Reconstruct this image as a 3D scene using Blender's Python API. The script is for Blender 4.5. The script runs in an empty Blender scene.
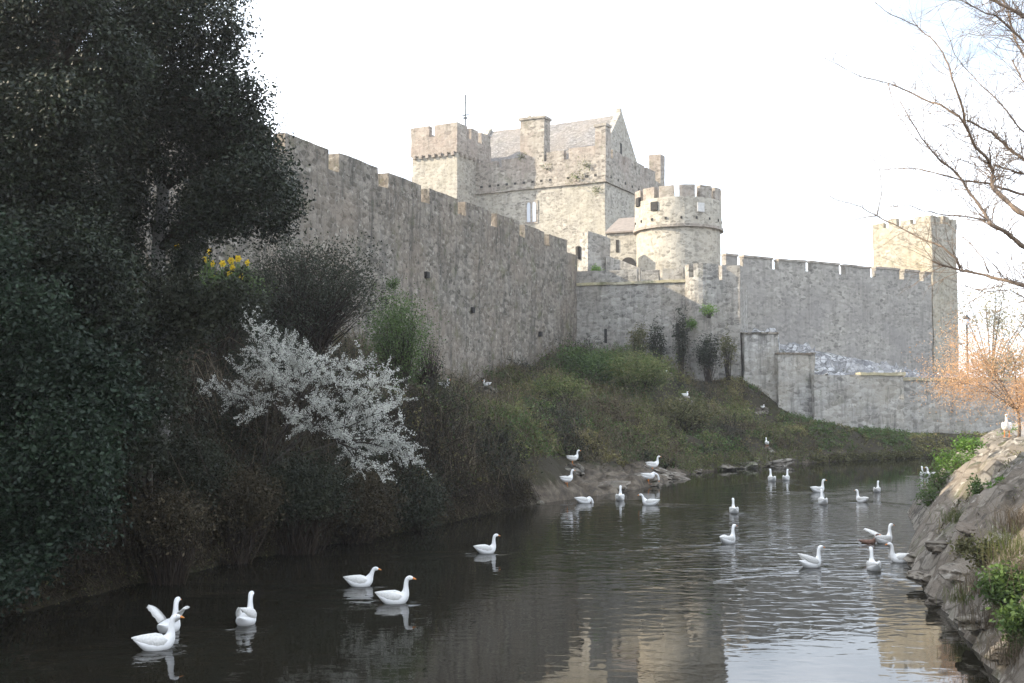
import bpy, bmesh, math, random
import numpy as np
from mathutils import Vector, noise, Matrix
random.seed(7)
RNG = np.random.default_rng(7)
R = math.radians
scn = bpy.context.scene
COL = scn.collection

# ------------------------------------------------------------------ camera, sky, sun, exposure
F = 1100.0
PITCH = math.atan((400 - 341.5) / F)
CAM = (0.0, 0.0, 3.4)
cd = bpy.data.cameras.new('camera'); cam = bpy.data.objects.new('camera', cd); COL.objects.link(cam)
cd.sensor_width = 36; cd.lens = F / 1024 * 36; cd.clip_end = 4000; cd.clip_start = 0.1
cam.location = CAM; cam.rotation_euler = (math.pi / 2 + PITCH, 0, 0)
scn.camera = cam

SUN_EL, SUN_FROM = 25.0, math.pi + R(2)     # direction (plan angle) the sun stands in: left of the view
w = bpy.data.worlds.new('World'); scn.world = w; w.use_nodes = True
nt = w.node_tree; nt.nodes.clear()
def N(nt, t, **k):
    n = nt.nodes.new(t)
    for a, b in k.items(): setattr(n, a, b)
    return n
out = N(nt, 'ShaderNodeOutputWorld'); bg = N(nt, 'ShaderNodeBackground')
sky = N(nt, 'ShaderNodeTexSky', sky_type='NISHITA', sun_disc=False)
sky.sun_elevation = R(SUN_EL)
sky.sun_rotation = math.pi / 2 - SUN_FROM     # Blender measures clockwise from +Y
sky.dust_density = 2.0; sky.air_density = 1.0
bg.inputs['Strength'].default_value = 0.15
tc = N(nt, 'ShaderNodeTexCoord')
mp = N(nt, 'ShaderNodeMapping'); mp.inputs['Scale'].default_value = (1.0, 1.0, 2.2)
cn = N(nt, 'ShaderNodeTexNoise'); cn.inputs['Scale'].default_value = 2.1; cn.inputs['Detail'].default_value = 7; cn.inputs['Roughness'].default_value = .55
cr = N(nt, 'ShaderNodeValToRGB'); cr.color_ramp.elements[0].position = .36; cr.color_ramp.elements[1].position = .60
mx = N(nt, 'ShaderNodeMix', data_type='RGBA')
mx.inputs[7].default_value = (9.3, 9.85, 10.7, 1)
L = nt.links.new
L(tc.outputs['Generated'], mp.inputs[0]); L(mp.outputs[0], cn.inputs['Vector']); L(cn.outputs[0], cr.inputs[0])
L(cr.outputs[0], mx.inputs[0]); L(sky.outputs[0], mx.inputs[6]); L(mx.outputs[2], bg.inputs[0]); L(bg.outputs[0], out.inputs[0])

sd = bpy.data.lights.new('sun', 'SUN'); sd.energy = 4.2; sd.angle = R(.6); sd.color = (1, .87, .68)
so = bpy.data.objects.new('sun', sd); COL.objects.link(so)
ce = math.cos(R(SUN_EL))
sdir = Vector((math.cos(SUN_FROM) * ce, math.sin(SUN_FROM) * ce, math.sin(R(SUN_EL))))
so.rotation_euler = sdir.to_track_quat('Z', 'Y').to_euler(); so.location = (-40, 0, 40)
vs = scn.view_settings; vs.view_transform = 'Standard'; vs.look = 'None'; vs.gamma = 1; vs.exposure = 1.03; vs.use_curve_mapping = False

# ------------------------------------------------------------------ helpers
def at(px, py, Y):
    """world point seen at pixel (px, py) at forward distance Y"""
    h = (px - 512) / F; v = (341.5 - py) / F
    dy = math.cos(PITCH) - v * math.sin(PITCH); dz = math.sin(PITCH) + v * math.cos(PITCH)
    t = Y / dy
    return Vector((h * t, Y, CAM[2] + dz * t))
def on_line(px, x0, y0, dx, dy):
    """parameter along a plan line where pixel column px crosses it"""
    q = (px - 512) / F
    return (q * y0 - x0) / (dx - q * dy)

def tag(o, label=None, cat=None, group=None, kind=None):
    if label: o['label'] = label
    if cat: o['category'] = cat
    if group: o['group'] = group
    if kind: o['kind'] = kind
    return o
def empty(name, loc=(0, 0, 0), label=None, cat=None, group=None):
    o = bpy.data.objects.new(name, None); COL.objects.link(o); o.location = loc; o.empty_display_size = .2
    return tag(o, label, cat, group)
def link_mesh(name, me, mat, parent=None, smooth=False):
    o = bpy.data.objects.new(name, me); COL.objects.link(o)
    if mat: me.materials.append(mat)
    if parent is not None: o.parent = parent
    if smooth: me.polygons.foreach_set('use_smooth', [True] * len(me.polygons))
    return o
def world_fix(o, parent):
    """mesh data written in world coordinates, parent Empty unrotated at its own place"""
    o.location = -Vector(parent.location)
    return o

class MB:
    """collects tubes, leaves and boxes; build() links them as ONE mesh"""
    def __init__(s): s.v = []; s.f4 = []; s.f3 = []; s.n = 0
    def raw(s, v, quads=None, tris=None):
        v = np.asarray(v, dtype=np.float32).reshape(-1, 3)
        if quads is not None and len(quads): s.f4.append(np.asarray(quads, dtype=np.int64).reshape(-1, 4) + s.n)
        if tris is not None and len(tris): s.f3.append(np.asarray(tris, dtype=np.int64).reshape(-1, 3) + s.n)
        s.v.append(v); s.n += len(v)
    def tube(s, pts, rad, sides=5, cap=True):
        pts = np.asarray([tuple(p) for p in pts], dtype=float); n = len(pts)
        rad = np.broadcast_to(np.asarray(rad, dtype=float), (n,))
        t = np.gradient(pts, axis=0); t /= np.linalg.norm(t, axis=1)[:, None] + 1e-9
        ref = np.array([.13, .31, .94]) if abs(t[0][2]) < .9 else np.array([1., .1, 0])
        a = np.cross(t, ref); a /= np.linalg.norm(a, axis=1)[:, None] + 1e-9
        b = np.cross(t, a)
        th = np.arange(sides) * 2 * np.pi / sides
        ring = pts[:, None] + rad[:, None, None] * (np.cos(th)[None, :, None] * a[:, None] + np.sin(th)[None, :, None] * b[:, None])
        i = np.arange(n - 1)[:, None] * sides; j = np.arange(sides)[None]; k = (j + 1) % sides
        q = np.stack([i + j, i + k, i + sides + k, i + sides + j], -1).reshape(-1, 4)
        v = ring.reshape(-1, 3); tr = []
        if cap and sides > 2:
            v = np.vstack([v, pts[-1:], pts[:1]])
            c = n * sides
            for jj in range(sides):
                tr.append(((n - 1) * sides + jj, (n - 1) * sides + (jj + 1) % sides, c)); tr.append(((jj + 1) % sides, jj, c + 1))
        s.raw(v, q, tr)
    def leaves(s, c, size, aspect=.55, up=0.3, droop=0.0):
        """folded diamond leaves at points c (n,3)"""
        c = np.asarray(c, dtype=float); n = len(c)
        if n == 0: return
        d = RNG.normal(size=(n, 3)); d[:, 2] = d[:, 2] * .7 - droop; d /= np.linalg.norm(d, axis=1)[:, None]
        nn = RNG.normal(size=(n, 3)); nn[:, 2] += up
        sd_ = np.cross(d, nn); sd_ /= np.linalg.norm(sd_, axis=1)[:, None] + 1e-9
        sz = size * RNG.uniform(.6, 1.3, n)[:, None]
        v = np.stack([c, c + d * sz * .5 + sd_ * sz * aspect * .5, c + d * sz, c + d * sz * .5 - sd_ * sz * aspect * .5], 1)
        s.raw(v, np.arange(4 * n).reshape(n, 4))
    def box(s, a, b):
        x0, y0, z0 = a; x1, y1, z1 = b
        v = [(x0, y0, z0), (x1, y0, z0), (x1, y1, z0), (x0, y1, z0), (x0, y0, z1), (x1, y0, z1), (x1, y1, z1), (x0, y1, z1)]
        s.raw(v, [(0, 3, 2, 1), (4, 5, 6, 7), (0, 1, 5, 4), (1, 2, 6, 5), (2, 3, 7, 6), (3, 0, 4, 7)])
    def mesh(s, name):
        me = bpy.data.meshes.new(name)
        v = np.concatenate(s.v); q = np.concatenate(s.f4) if s.f4 else np.zeros((0, 4), int); t = np.concatenate(s.f3) if s.f3 else np.zeros((0, 3), int)
        me.vertices.add(len(v)); me.vertices.foreach_set('co', v.ravel())
        me.loops.add(q.size + t.size); me.loops.foreach_set('vertex_index', np.concatenate([q.ravel(), t.ravel()]).astype(np.int32))
        me.polygons.add(len(q) + len(t))
        st = np.concatenate([np.arange(len(q)) * 4, len(q) * 4 + np.arange(len(t)) * 3]).astype(np.int32)
        me.polygons.foreach_set('loop_start', st)
        me.update(calc_edges=True); me.validate()
        return me
    def build(s, name, mat, parent=None, smooth=False):
        o = link_mesh(name, s.mesh(name), mat, parent, smooth)
        if parent is not None: world_fix(o, parent)
        return o

# ------------------------------------------------------------------ materials
def newmat(name):
    m = bpy.data.materials.new(name); m.use_nodes = True
    nt = m.node_tree; return m, nt, nt.nodes['Principled BSDF']
def ramp(nt, fac, stops):
    r = N(nt, 'ShaderNodeValToRGB'); e = r.color_ramp.elements
    while len(e) < len(stops): e.new(.5)
    for i, (p, c) in enumerate(stops):
        e[i].position = p; e[i].color = (*c, 1) if len(c) == 3 else c
    nt.links.new(fac, r.inputs[0]); return r.outputs[0]
def mix(nt, f, a, b, mode='MIX'):
    m = N(nt, 'ShaderNodeMix', data_type='RGBA', blend_type=mode)
    for s_, x in ((0, f), (6, a), (7, b)):
        if hasattr(x, 'node'): nt.links.new(x, m.inputs[s_])
        else: m.inputs[s_].default_value = x if s_ == 0 else (*x, 1)
    return m.outputs[2]
def mapped(nt, scale, rot=(0, 0, 0)):
    g = N(nt, 'ShaderNodeNewGeometry'); m = N(nt, 'ShaderNodeMapping'); m.inputs['Scale'].default_value = scale; m.inputs['Rotation'].default_value = rot
    nt.links.new(g.outputs['Position'], m.inputs[0]); return m.outputs[0]
def noise_t(nt, vec, scale, detail=4, rough=.55, dist=0):
    n = N(nt, 'ShaderNodeTexNoise'); n.inputs['Scale'].default_value = scale; n.inputs['Detail'].default_value = detail
    n.inputs['Roughness'].default_value = rough; n.inputs['Distortion'].default_value = dist
    nt.links.new(vec, n.inputs['Vector']); return n.outputs[0]

def stone(name, a, b, mortar, sc=2.6, stain=.6, moss=.25, lichen=.2, bump=.6, streak=.5, tint=(.30, .22, .18)):
    m, nt, p = newmat(name)
    v = mapped(nt, (1, 1, 1.9)); iso = mapped(nt, (1, 1, 1)); stv = mapped(nt, (1, 1, .13))
    # slight warp so the courses run uneven
    wn = N(nt, 'ShaderNodeTexNoise'); wn.inputs['Scale'].default_value = 1.3; nt.links.new(iso, wn.inputs['Vector'])
    wv = N(nt, 'ShaderNodeVectorMath', operation='SCALE'); wv.inputs[3].default_value = .25
    nt.links.new(wn.outputs['Color'], wv.inputs[0])
    ad = N(nt, 'ShaderNodeVectorMath', operation='ADD'); nt.links.new(v, ad.inputs[0]); nt.links.new(wv.outputs[0], ad.inputs[1])
    vo = N(nt, 'ShaderNodeTexVoronoi', feature='F1'); vo.inputs['Scale'].default_value = sc; nt.links.new(ad.outputs[0], vo.inputs['Vector'])
    ve = N(nt, 'ShaderNodeTexVoronoi', feature='DISTANCE_TO_EDGE'); ve.inputs['Scale'].default_value = sc; nt.links.new(ad.outputs[0], ve.inputs['Vector'])
    sep = N(nt, 'ShaderNodeSeparateColor'); nt.links.new(vo.outputs['Color'], sep.inputs[0])
    c = ramp(nt, sep.outputs[0], [(0, tuple(x * .62 for x in a)), (.35, a), (.7, b), (1, tuple(min(.7, x * 1.25) for x in b))])
    edge = ramp(nt, ve.outputs[0], [(.02, (1, 1, 1)), (.10, (0, 0, 0))])
    c = mix(nt, edge, c, mortar)
    big = noise_t(nt, iso, .28, 6, .6)
    c = mix(nt, ramp(nt, big, [(.40, (0, 0, 0)), (.68, (.75, .75, .75))]), c, tint, 'MIX') if tint else c
    st = noise_t(nt, stv, 2.6, 6, .7)
    c = mix(nt, ramp(nt, st, [(.50, (0, 0, 0)), (.66, (streak, streak, streak))]), c, (.075, .07, .062))
    hol = noise_t(nt, iso, 4.2, 5, .65)
    c = mix(nt, ramp(nt, hol, [(.56, (0, 0, 0)), (.66, (stain, stain, stain))]), c, (.06, .055, .045))
    ms = noise_t(nt, iso, .9, 5, .7)
    c = mix(nt, ramp(nt, ms, [(.56, (0, 0, 0)), (.70, (moss, moss, moss))]), c, (.10, .11, .045))
    li = noise_t(nt, iso, 3.7, 4, .6, .5)
    c = mix(nt, ramp(nt, li, [(.60, (0, 0, 0)), (.68, (lichen, lichen, lichen))]), c, (.58, .55, .48))
    nt.links.new(c, p.inputs['Base Color']); p.inputs['Roughness'].default_value = .95; p.inputs['Specular IOR Level'].default_value = .2
    fine = noise_t(nt, iso, 9, 5, .7)
    h = N(nt, 'ShaderNodeMath', operation='MULTIPLY_ADD'); nt.links.new(ve.outputs[0], h.inputs[0]); h.inputs[1].default_value = .8; nt.links.new(fine, h.inputs[2])
    bm = N(nt, 'ShaderNodeBump'); bm.inputs['Strength'].default_value = bump; bm.inputs['Distance'].default_value = .045
    nt.links.new(h.outputs[0], bm.inputs['Height']); nt.links.new(bm.outputs[0], p.inputs['Normal'])
    return m

def leafmat(name, c1, c2, c3, rough=.55, trans=.25, spec=.3):
    m, nt, p = newmat(name)
    g = N(nt, 'ShaderNodeNewGeometry')
    c = ramp(nt, g.outputs['Random Per Island'], [(0, c1), (.5, c2), (1, c3)])
    iso = mapped(nt, (1, 1, 1)); big = noise_t(nt, iso, 1.1, 3)
    c = mix(nt, ramp(nt, big, [(.35, (0, 0, 0)), (.65, (.6, .6, .6))]), c, tuple(x * .55 for x in c1))
    nt.links.new(c, p.inputs['Base Color']); p.inputs['Roughness'].default_value = rough; p.inputs['Specular IOR Level'].default_value = spec
    if trans:
        t = N(nt, 'ShaderNodeBsdfTranslucent'); nt.links.new(c, t.inputs[0])
        ms = N(nt, 'ShaderNodeMixShader'); ms.inputs[0].default_value = trans
        nt.links.new(p.outputs[0], ms.inputs[1]); nt.links.new(t.outputs[0], ms.inputs[2])
        nt.links.new(ms.outputs[0], nt.nodes['Material Output'].inputs[0])
    return m
def plain(name, c, rough=.6, var=.25, sc=6, metal=0, spec=.5, bump=0):
    m, nt, p = newmat(name)
    iso = mapped(nt, (1, 1, 1)); n = noise_t(nt, iso, sc, 4)
    col = ramp(nt, n, [(.3, tuple(x * (1 - var) for x in c)), (.7, tuple(min(1, x * (1 + var)) for x in c))])
    nt.links.new(col, p.inputs['Base Color']); p.inputs['Roughness'].default_value = rough; p.inputs['Metallic'].default_value = metal; p.inputs['Specular IOR Level'].default_value = spec
    if bump:
        bm = N(nt, 'ShaderNodeBump'); bm.inputs['Strength'].default_value = bump; bm.inputs['Distance'].default_value = .05
        nt.links.new(n, bm.inputs['Height']); nt.links.new(bm.outputs[0], p.inputs['Normal'])
    return m

M = {}
M['old_wall'] = stone('old_wall_stone', (.165, .148, .122), (.255, .23, .195), (.22, .20, .17), 2.5, .85, .55, .4, .7, .8, (.24, .195, .15))
M['keep'] = stone('keep_stone', (.30, .28, .245), (.40, .375, .325), (.43, .405, .355), 2.7, .4, .14, .3, .5, .25, (.40, .37, .30))
M['keep_top'] = stone('keep_parapet_stone', (.27, .245, .21), (.36, .33, .285), (.36, .33, .285), 2.5, .45, .35, .2, .5, .35, (.34, .28, .24))
M['round'] = stone('round_tower_stone', (.32, .30, .255), (.42, .39, .33), (.45, .42, .36), 2.6, .35, .1, .3, .5, .25, (.40, .36, .29))
M['mid'] = stone('inner_wall_stone', (.26, .25, .23), (.37, .355, .325), (.37, .355, .32), 2.7, .55, .25, .3, .6, .45, (.31, .28, .24))
M['big'] = stone('grey_wall_stone', (.28, .265, .235), (.345, .325, .29), (.35, .33, .295), 2.9, .22, .08, .2, .3, .3, (.25, .235, .22))
M['low'] = stone('low_wall_stone', (.32, .31, .29), (.42, .41, .385), (.37, .355, .33), 2.4, .45, .3, .35, .5, .6, (.36, .325, .26))
M['tower'] = stone('yellow_tower_stone', (.32, .295, .24), (.40, .37, .31), (.40, .37, .31), 2.6, .35, .4, .2, .5, .3, (.40, .35, .25))
M['rubble'] = stone('rubble_stone', (.24, .24, .25), (.50, .50, .50), (.13, .13, .125), 1.7, .5, .5, .5, .8, .3, (.33, .325, .32))
M['coping'] = stone('mossy_coping_stone', (.34, .31, .24), (.42, .39, .30), (.34, .31, .24), 2.0, .3, .75, .3, .6, .1, (.44, .39, .22))
M['rock'] = stone('bank_rock', (.17, .155, .13), (.25, .23, .195), (.06, .055, .045), 1.7, .7, .55, .45, 1.3, .0, (.22, .18, .14))
M['slate'] = stone('roof_slate', (.20, .195, .19), (.27, .26, .255), (.17, .165, .16), 4.0, .3, .15, .3, .3, .3, (.25, .22, .19))
M['brownroof'] = plain('brown_roof', (.235, .20, .17), .8, .2, 3)
M['darkhole'] = plain('dark_opening', (.03, .027, .024), .9)
M['glass'] = plain('pale_leaded_glass', (.42, .46, .52), .12, .15, 20, 0, .8)
M['limestone'] = plain('dressed_limestone', (.55, .54, .52), .8, .1)
M['metal'] = plain('dark_metal', (.05, .06, .06), .5, .2, 5, .6)
M['bark_dark'] = plain('dark_bark', (.07, .06, .05), .9, .3, 12, 0, .1, .4)
M['bark'] = plain('grey_bark', (.15, .125, .10), .9, .4, 14, 0, .2, .6)
M['bark_warm'] = plain('warm_bark', (.19, .145, .11), .85, .35, 10, 0, .25, .4)
M['bark_pale'] = plain('pale_bark', (.36, .35, .33), .85, .35, 7, 0, .2, .5)
M['twig'] = leafmat('dry_twigs', (.03, .023, .017), (.05, .039, .03), (.09, .07, .052), .8, .0, .1)
M['twig_pale'] = leafmat('pale_dry_stems', (.10, .08, .055), (.16, .125, .085), (.24, .20, .14), .8, .0, .1)
M['holly'] = leafmat('dark_glossy_leaves', (.009, .015, .008), (.018, .028, .014), (.05, .064, .034), .48, .12, .32)
M['ivy'] = leafmat('ivy_leaves', (.010, .021, .011), (.017, .033, .016), (.034, .058, .030), .5, .12, .28)
M['bush'] = leafmat('bush_leaves', (.025, .032, .018), (.038, .045, .025), (.065, .07, .04), .6, .2)
M['brown'] = leafmat('brown_leaves', (.038, .033, .020), (.068, .056, .034), (.13, .105, .065), .75, .15, .15)
M['green'] = leafmat('fresh_green_leaves', (.06, .105, .03), (.10, .165, .04), (.155, .225, .065), .55, .3)
M['lime'] = leafmat('bright_green_leaves', (.09, .18, .03), (.13, .25, .04), (.19, .31, .06), .55, .35)
M['grass'] = leafmat('bank_grass', (.11, .16, .045), (.18, .20, .07), (.28, .26, .12), .7, .25, .15)
M['far_brown'] = leafmat('dry_brown_growth', (.085, .07, .04), (.135, .11, .065), (.21, .17, .11), .75, .2, .15)
M['olive'] = leafmat('olive_undergrowth', (.10, .105, .042), (.155, .15, .068), (.24, .215, .11), .7, .2, .15)
M['yellowish'] = leafmat('yellowish_grass', (.19, .18, .06), (.28, .255, .10), (.38, .33, .17), .7, .25, .15)
M['blossom'] = leafmat('white_blossom', (.68, .69, .62), (.79, .79, .73), (.84, .84, .80), .7, .3, .2)
M['orange'] = leafmat('orange_spring_leaves', (.66, .38, .17), (.74, .48, .27), (.78, .56, .42), .6, .4, .2)
M['pale'] = leafmat('pale_spring_leaves', (.50, .44, .24), (.62, .55, .34), (.72, .62, .44), .6, .4, .2)
M['yellow'] = leafmat('daffodil_petals', (.75, .50, .02), (.85, .60, .03), (.9, .7, .08), .5, .3, .3)
M['white'] = plain('white_feathers', (.80, .80, .79), .7, .05, 18, 0, .2)
M['wing'] = plain('wing_feathers', (.70, .69, .66), .75, .10, 30, 0, .15, .3)
M['billo'] = plain('orange_bill', (.75, .27, .06), .4, .1)
M['eye'] = plain('dark_eye', (.01, .01, .01), .2, 0)
M['duckb'] = plain('brown_feathers', (.17, .10, .075), .7, .35, 22, 0, .2)

def ground_mat():
    m, nt, p = newmat('bank_soil')
    iso = mapped(nt, (1, 1, 1)); a = noise_t(nt, iso, 1.2, 8, .65); b = noise_t(nt, iso, .35, 4)
    c = ramp(nt, a, [(.3, (.022, .018, .013)), (.5, (.042, .036, .022)), (.7, (.05, .056, .025))])
    c = mix(nt, ramp(nt, b, [(.4, (0, 0, 0)), (.65, (.6, .6, .6))]), c, (.06, .05, .034))
    sp = N(nt, 'ShaderNodeSeparateXYZ'); nt.links.new(iso, sp.inputs[0])
    zz = N(nt, 'ShaderNodeMath', operation='MULTIPLY_ADD'); nt.links.new(noise_t(nt, iso, 1.8, 4), zz.inputs[0]); zz.inputs[1].default_value = .9; nt.links.new(sp.outputs[2], zz.inputs[2])
    rk = ramp(nt, noise_t(nt, iso, 2.6, 7, .7), [(.35, (.07, .06, .048)), (.5, (.12, .098, .074)), (.65, (.20, .17, .13))])
    yy = N(nt, 'ShaderNodeMapRange'); yy.inputs[1].default_value = 33; yy.inputs[2].default_value = 37; nt.links.new(sp.outputs[1], yy.inputs[0])
    y2 = N(nt, 'ShaderNodeMapRange'); y2.inputs[1].default_value = 63; y2.inputs[2].default_value = 60; nt.links.new(sp.outputs[1], y2.inputs[0])
    z2 = N(nt, 'ShaderNodeMapRange'); z2.inputs[1].default_value = 1.12; z2.inputs[2].default_value = .92; nt.links.new(zz.outputs[0], z2.inputs[0])
    mm = N(nt, 'ShaderNodeMath', operation='MULTIPLY'); nt.links.new(yy.outputs[0], mm.inputs[0]); nt.links.new(z2.outputs[0], mm.inputs[1])
    m3 = N(nt, 'ShaderNodeMath', operation='MULTIPLY'); nt.links.new(mm.outputs[0], m3.inputs[0]); nt.links.new(y2.outputs[0], m3.inputs[1])
    c = mix(nt, m3.outputs[0], c, rk)
    nt.links.new(c, p.inputs['Base Color']); p.inputs['Roughness'].default_value = .95; p.inputs['Specular IOR Level'].default_value = .15
    bm = N(nt, 'ShaderNodeBump'); bm.inputs['Strength'].default_value = .8; bm.inputs['Distance'].default_value = .15
    nt.links.new(noise_t(nt, iso, 5, 6, .7), bm.inputs['Height']); nt.links.new(bm.outputs[0], p.inputs['Normal'])
    return m
M['ground'] = ground_mat()
M['path'] = plain('gravel_path', (.27, .245, .215), .95, .2, 9, 0, .2, .5)

def water_mat():
    m, nt, p = newmat('river_water')
    p.inputs['Base Color'].default_value = (.013, .012, .008, 1); p.inputs['Roughness'].default_value = .03; p.inputs['IOR'].default_value = 1.333
    p.inputs['Specular IOR Level'].default_value = .5
    v1 = mapped(nt, (.95, 1.7, 1), (0, 0, .12)); v2 = mapped(nt, (.5, 1.0, 1), (0, 0, -.3))
    n1 = noise_t(nt, v1, 2.3, 2, .45, .5); n2 = noise_t(nt, v2, 1.1, 2, .5, .5)
    at_ = N(nt, 'ShaderNodeAttribute'); at_.attribute_name = 'chop'
    s = N(nt, 'ShaderNodeMath', operation='MULTIPLY_ADD'); nt.links.new(n2, s.inputs[0]); s.inputs[1].default_value = .6; nt.links.new(n1, s.inputs[2])
    k = N(nt, 'ShaderNodeMath', operation='MULTIPLY'); nt.links.new(s.outputs[0], k.inputs[0]); nt.links.new(at_.outputs['Fac'], k.inputs[1])
    bm = N(nt, 'ShaderNodeBump'); bm.inputs['Strength'].default_value = 1; bm.inputs['Distance'].default_value = .06
    nt.links.new(k.outputs[0], bm.inputs['Height']); nt.links.new(bm.outputs[0], p.inputs['Normal'])
    return m
M['water'] = water_mat()

# ------------------------------------------------------------------ terrain
LEFT_EDGE = [(-30, -30), (-17, -6), (-12.5, 8), (-9.6, 14), (-8.1, 17.6), (-7.2, 20.2), (-6.2, 22.6), (-5.2, 24.8), (-4.2, 26.4), (-2.9, 28.6), (-1.6, 31.2), (-.3, 34.8), (1.6, 37.4), (3.9, 40.6), (5.9, 44.6), (7.0, 48.5), (8.9, 52.5), (12, 55.5), (15.4, 59.5), (19, 62), (24, 64.8), (34, 67), (50, 69), (90, 76)]
RIGHT_EDGE = [(90, 68), (50, 62), (34, 60), (27, 58), (23, 55.5), (20, 51), (17.6, 46), (14.6, 39), (12.0, 33.5), (10.4, 28.5), (8.4, 23.6), (7.4, 19.8), (6.8, 17), (5.95, 13.6), (4.6, 9), (3.4, 2), (1, -30)]
POLY = np.array(LEFT_EDGE + RIGHT_EDGE, dtype=float)
def seg_dist(P, A):
    """min distance of points P (n,2) to polyline A"""
    best = np.full(len(P), 1e9)
    for i in range(len(A) - 1):
        a = A[i]; b = A[i + 1]; ab = b - a
        t = np.clip(((P - a) @ ab) / (ab @ ab), 0, 1)
        best = np.minimum(best, np.hypot(*(P - a - t[:, None] * ab).T))
    return best
def inside(P):
    c = np.zeros(len(P), bool); n = len(POLY)
    for i in range(n):
        x1, y1 = POLY[i]; x2, y2 = POLY[(i + 1) % n]
        if y1 == y2: continue
        m = ((y1 > P[:, 1]) != (y2 > P[:, 1])) & (P[:, 0] < (x2 - x1) * (P[:, 1] - y1) / (y2 - y1) + x1)
        c ^= m
    return c
CTRL = np.array([(-18, 20, 6.5), (-17, 28, 7.8), (-13, 34, 7.8), (-11, 38, 7.6), (-8.3, 46, 5.8), (-4.5, 55, 3.9), (-.5, 63, 4.9), (3.5, 71, 6.4),
                 (8, 72.6, 6.2), (14, 71.4, 4.6), (16, 68, 2.4), (20, 68, 1.4), (25, 68.3, 1.1), (33, 70, 1.1), (50, 74, 1.2), (5.6, 58, 2.9), (9.5, 64, 3.6), (2, 52, 2.5), (6.2, 50, .8), (3, 45, .9),
                 (-3, 38, 2.6), (-1.0, 43, 3.0), (-5, 31, 2.6), (-7.6, 27, 3.0), (-9, 22.5, 2.2), (-10.5, 26, 5), (-13, 17, 3.2), (-20, 5, 3), (10, 57.8, 1.2), (14, 63, 1.6),
                 (0, 90, 8), (30, 95, 5), (60, 110, 4), (-60, 60, 8), (-200, 200, 6), (300, 400, 5), (0, 700, 5)], dtype=float)
def fbm(x, y, s, o=4):
    v = np.zeros_like(x)
    for k in range(o):
        a = s * 2 ** k
        v += np.array([noise.noise((xx * a + 13.1 * k, yy * a + 4.7, 2.3 * k)) for xx, yy in zip(x, y)]) / 2 ** k
    return v
def sm(t): t = np.clip(t, 0, 1); return t * t * (3 - 2 * t)
RE = np.array(RIGHT_EDGE); LE = np.array(LEFT_EDGE)
def ground_z(P, detail=False):
    P = np.asarray(P, dtype=float).reshape(-1, 2)
    ins = inside(P); dl = seg_dist(P, LE); dr = seg_dist(P, RE)
    d2 = ((P[:, None] - CTRL[None, :, :2]) ** 2).sum(-1) + .5
    wt = 1 / d2 ** 1.6; H = (wt * CTRL[None, :, 2]).sum(1) / wt.sum(1)
    lw = np.exp(-((P[:, 0] - 4.2) / 3.2) ** 2 - ((P[:, 1] - 43.5) / 5.0) ** 2)
    zl = .10 + (H - .10) * sm((dl + .45 - .25 * lw) / (2.6 + 6.5 * lw)) * (1 - .35 * lw)
    zr = -.05 + 2.35 * (1 - (1 - np.clip((dr + .1) / (1.9 + .03 * np.clip(P[:, 1], 0, 60)), 0, 1)) ** 1.6) + .02 * np.clip(dr - 2, 0, 20)
    right = dr < dl
    z = np.where(right, zr, zl)
    z = np.where(ins, -.05 - np.minimum(np.minimum(dl, dr) * .7, 1.4), z)
    if detail:
        n1 = fbm(P[:, 0], P[:, 1], .35, 5)
        n2 = fbm(P[:, 0] + 50, P[:, 1] * .6, 1.1, 4)
        st = np.abs(n2)
        amp = np.where(right, .22, .22) * np.clip(np.minimum(dl, dr) * 1.2 + .25, 0, 1)
        amp = np.where(right & (dr > 3), .05, amp)
        blk = np.array([noise.voronoi(Vector((x * .75, y * .75 + zz_ * .5, zz_ * 1.3)))[1][0] for x, y, zz_ in zip(P[:, 0], P[:, 1], z)]) if False else 0
        cellh = np.array([noise.cell(Vector((x * 1.1 + n_ * 1.2, y * 1.3 - n_, 0))) * .5 + noise.cell(Vector((x * 2.6 - n_, y * 2.9 + n_ * 2, 3))) * .25 for x, y, n_ in zip(P[:, 0], P[:, 1], n2)])
        led = (~right) & (P[:, 1] > 34) & (P[:, 1] < 61)
        z = z + np.where(led & ~ins, cellh * .42 * np.clip(dl * 3 + .2, 0, 1) * np.clip((1.0 - z) / .5, 0, 1), 0) + np.where(right & ~ins & (dr < 3.2), cellh * .22 * np.clip(dr * 2, 0, 1) * np.clip(3.2 - dr, 0, 1), 0)
        z = z + np.where(ins, 0, n1 * amp + np.where(right & (dr < 2.8), .35 * (.3 - st) * np.clip(dr * 1.5 + .1, 0, 1) * np.clip((2.9 - dr), 0, 1), 0))
    return z
xs = np.concatenate([[-900, -500, -250, -130, -80, -55, -40, -32], np.arange(-26, -5, .5), np.arange(-5, 18, .17), np.arange(18, 46, .6), [50, 58, 70, 90, 130, 250, 500, 900]])
ys = np.concatenate([[-200, -80, -30, -12, -4, 2, 6], np.arange(9, 30, .18), np.arange(30, 48, .2), np.arange(48, 62, .35), np.arange(62, 80, .6), [84, 90, 100, 120, 150, 220, 400, 800, 1500]])
GX, GY = np.meshgrid(xs, ys); P = np.stack([GX.ravel(), GY.ravel()], 1)
Z = ground_z(P, True)
m_ = MB(); nx = len(xs); i = np.arange(len(ys) - 1)[:, None] * nx + np.arange(nx - 1)[None]
m_.raw(np.column_stack([P, Z]), np.stack([i, i + 1, i + nx + 1, i + nx], -1).reshape(-1, 4))
g = m_.build('ground', M['ground'], smooth=True); tag(g, kind='structure')
g.data.materials.append(M['rock'])
pc = np.empty(len(g.data.polygons) * 3); g.data.polygons.foreach_get('center', pc); pc = pc.reshape(-1, 3)
dr_ = seg_dist(pc[:, :2], RE); dl_ = seg_dist(pc[:, :2], LE); ins_ = inside(pc[:, :2])
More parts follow.
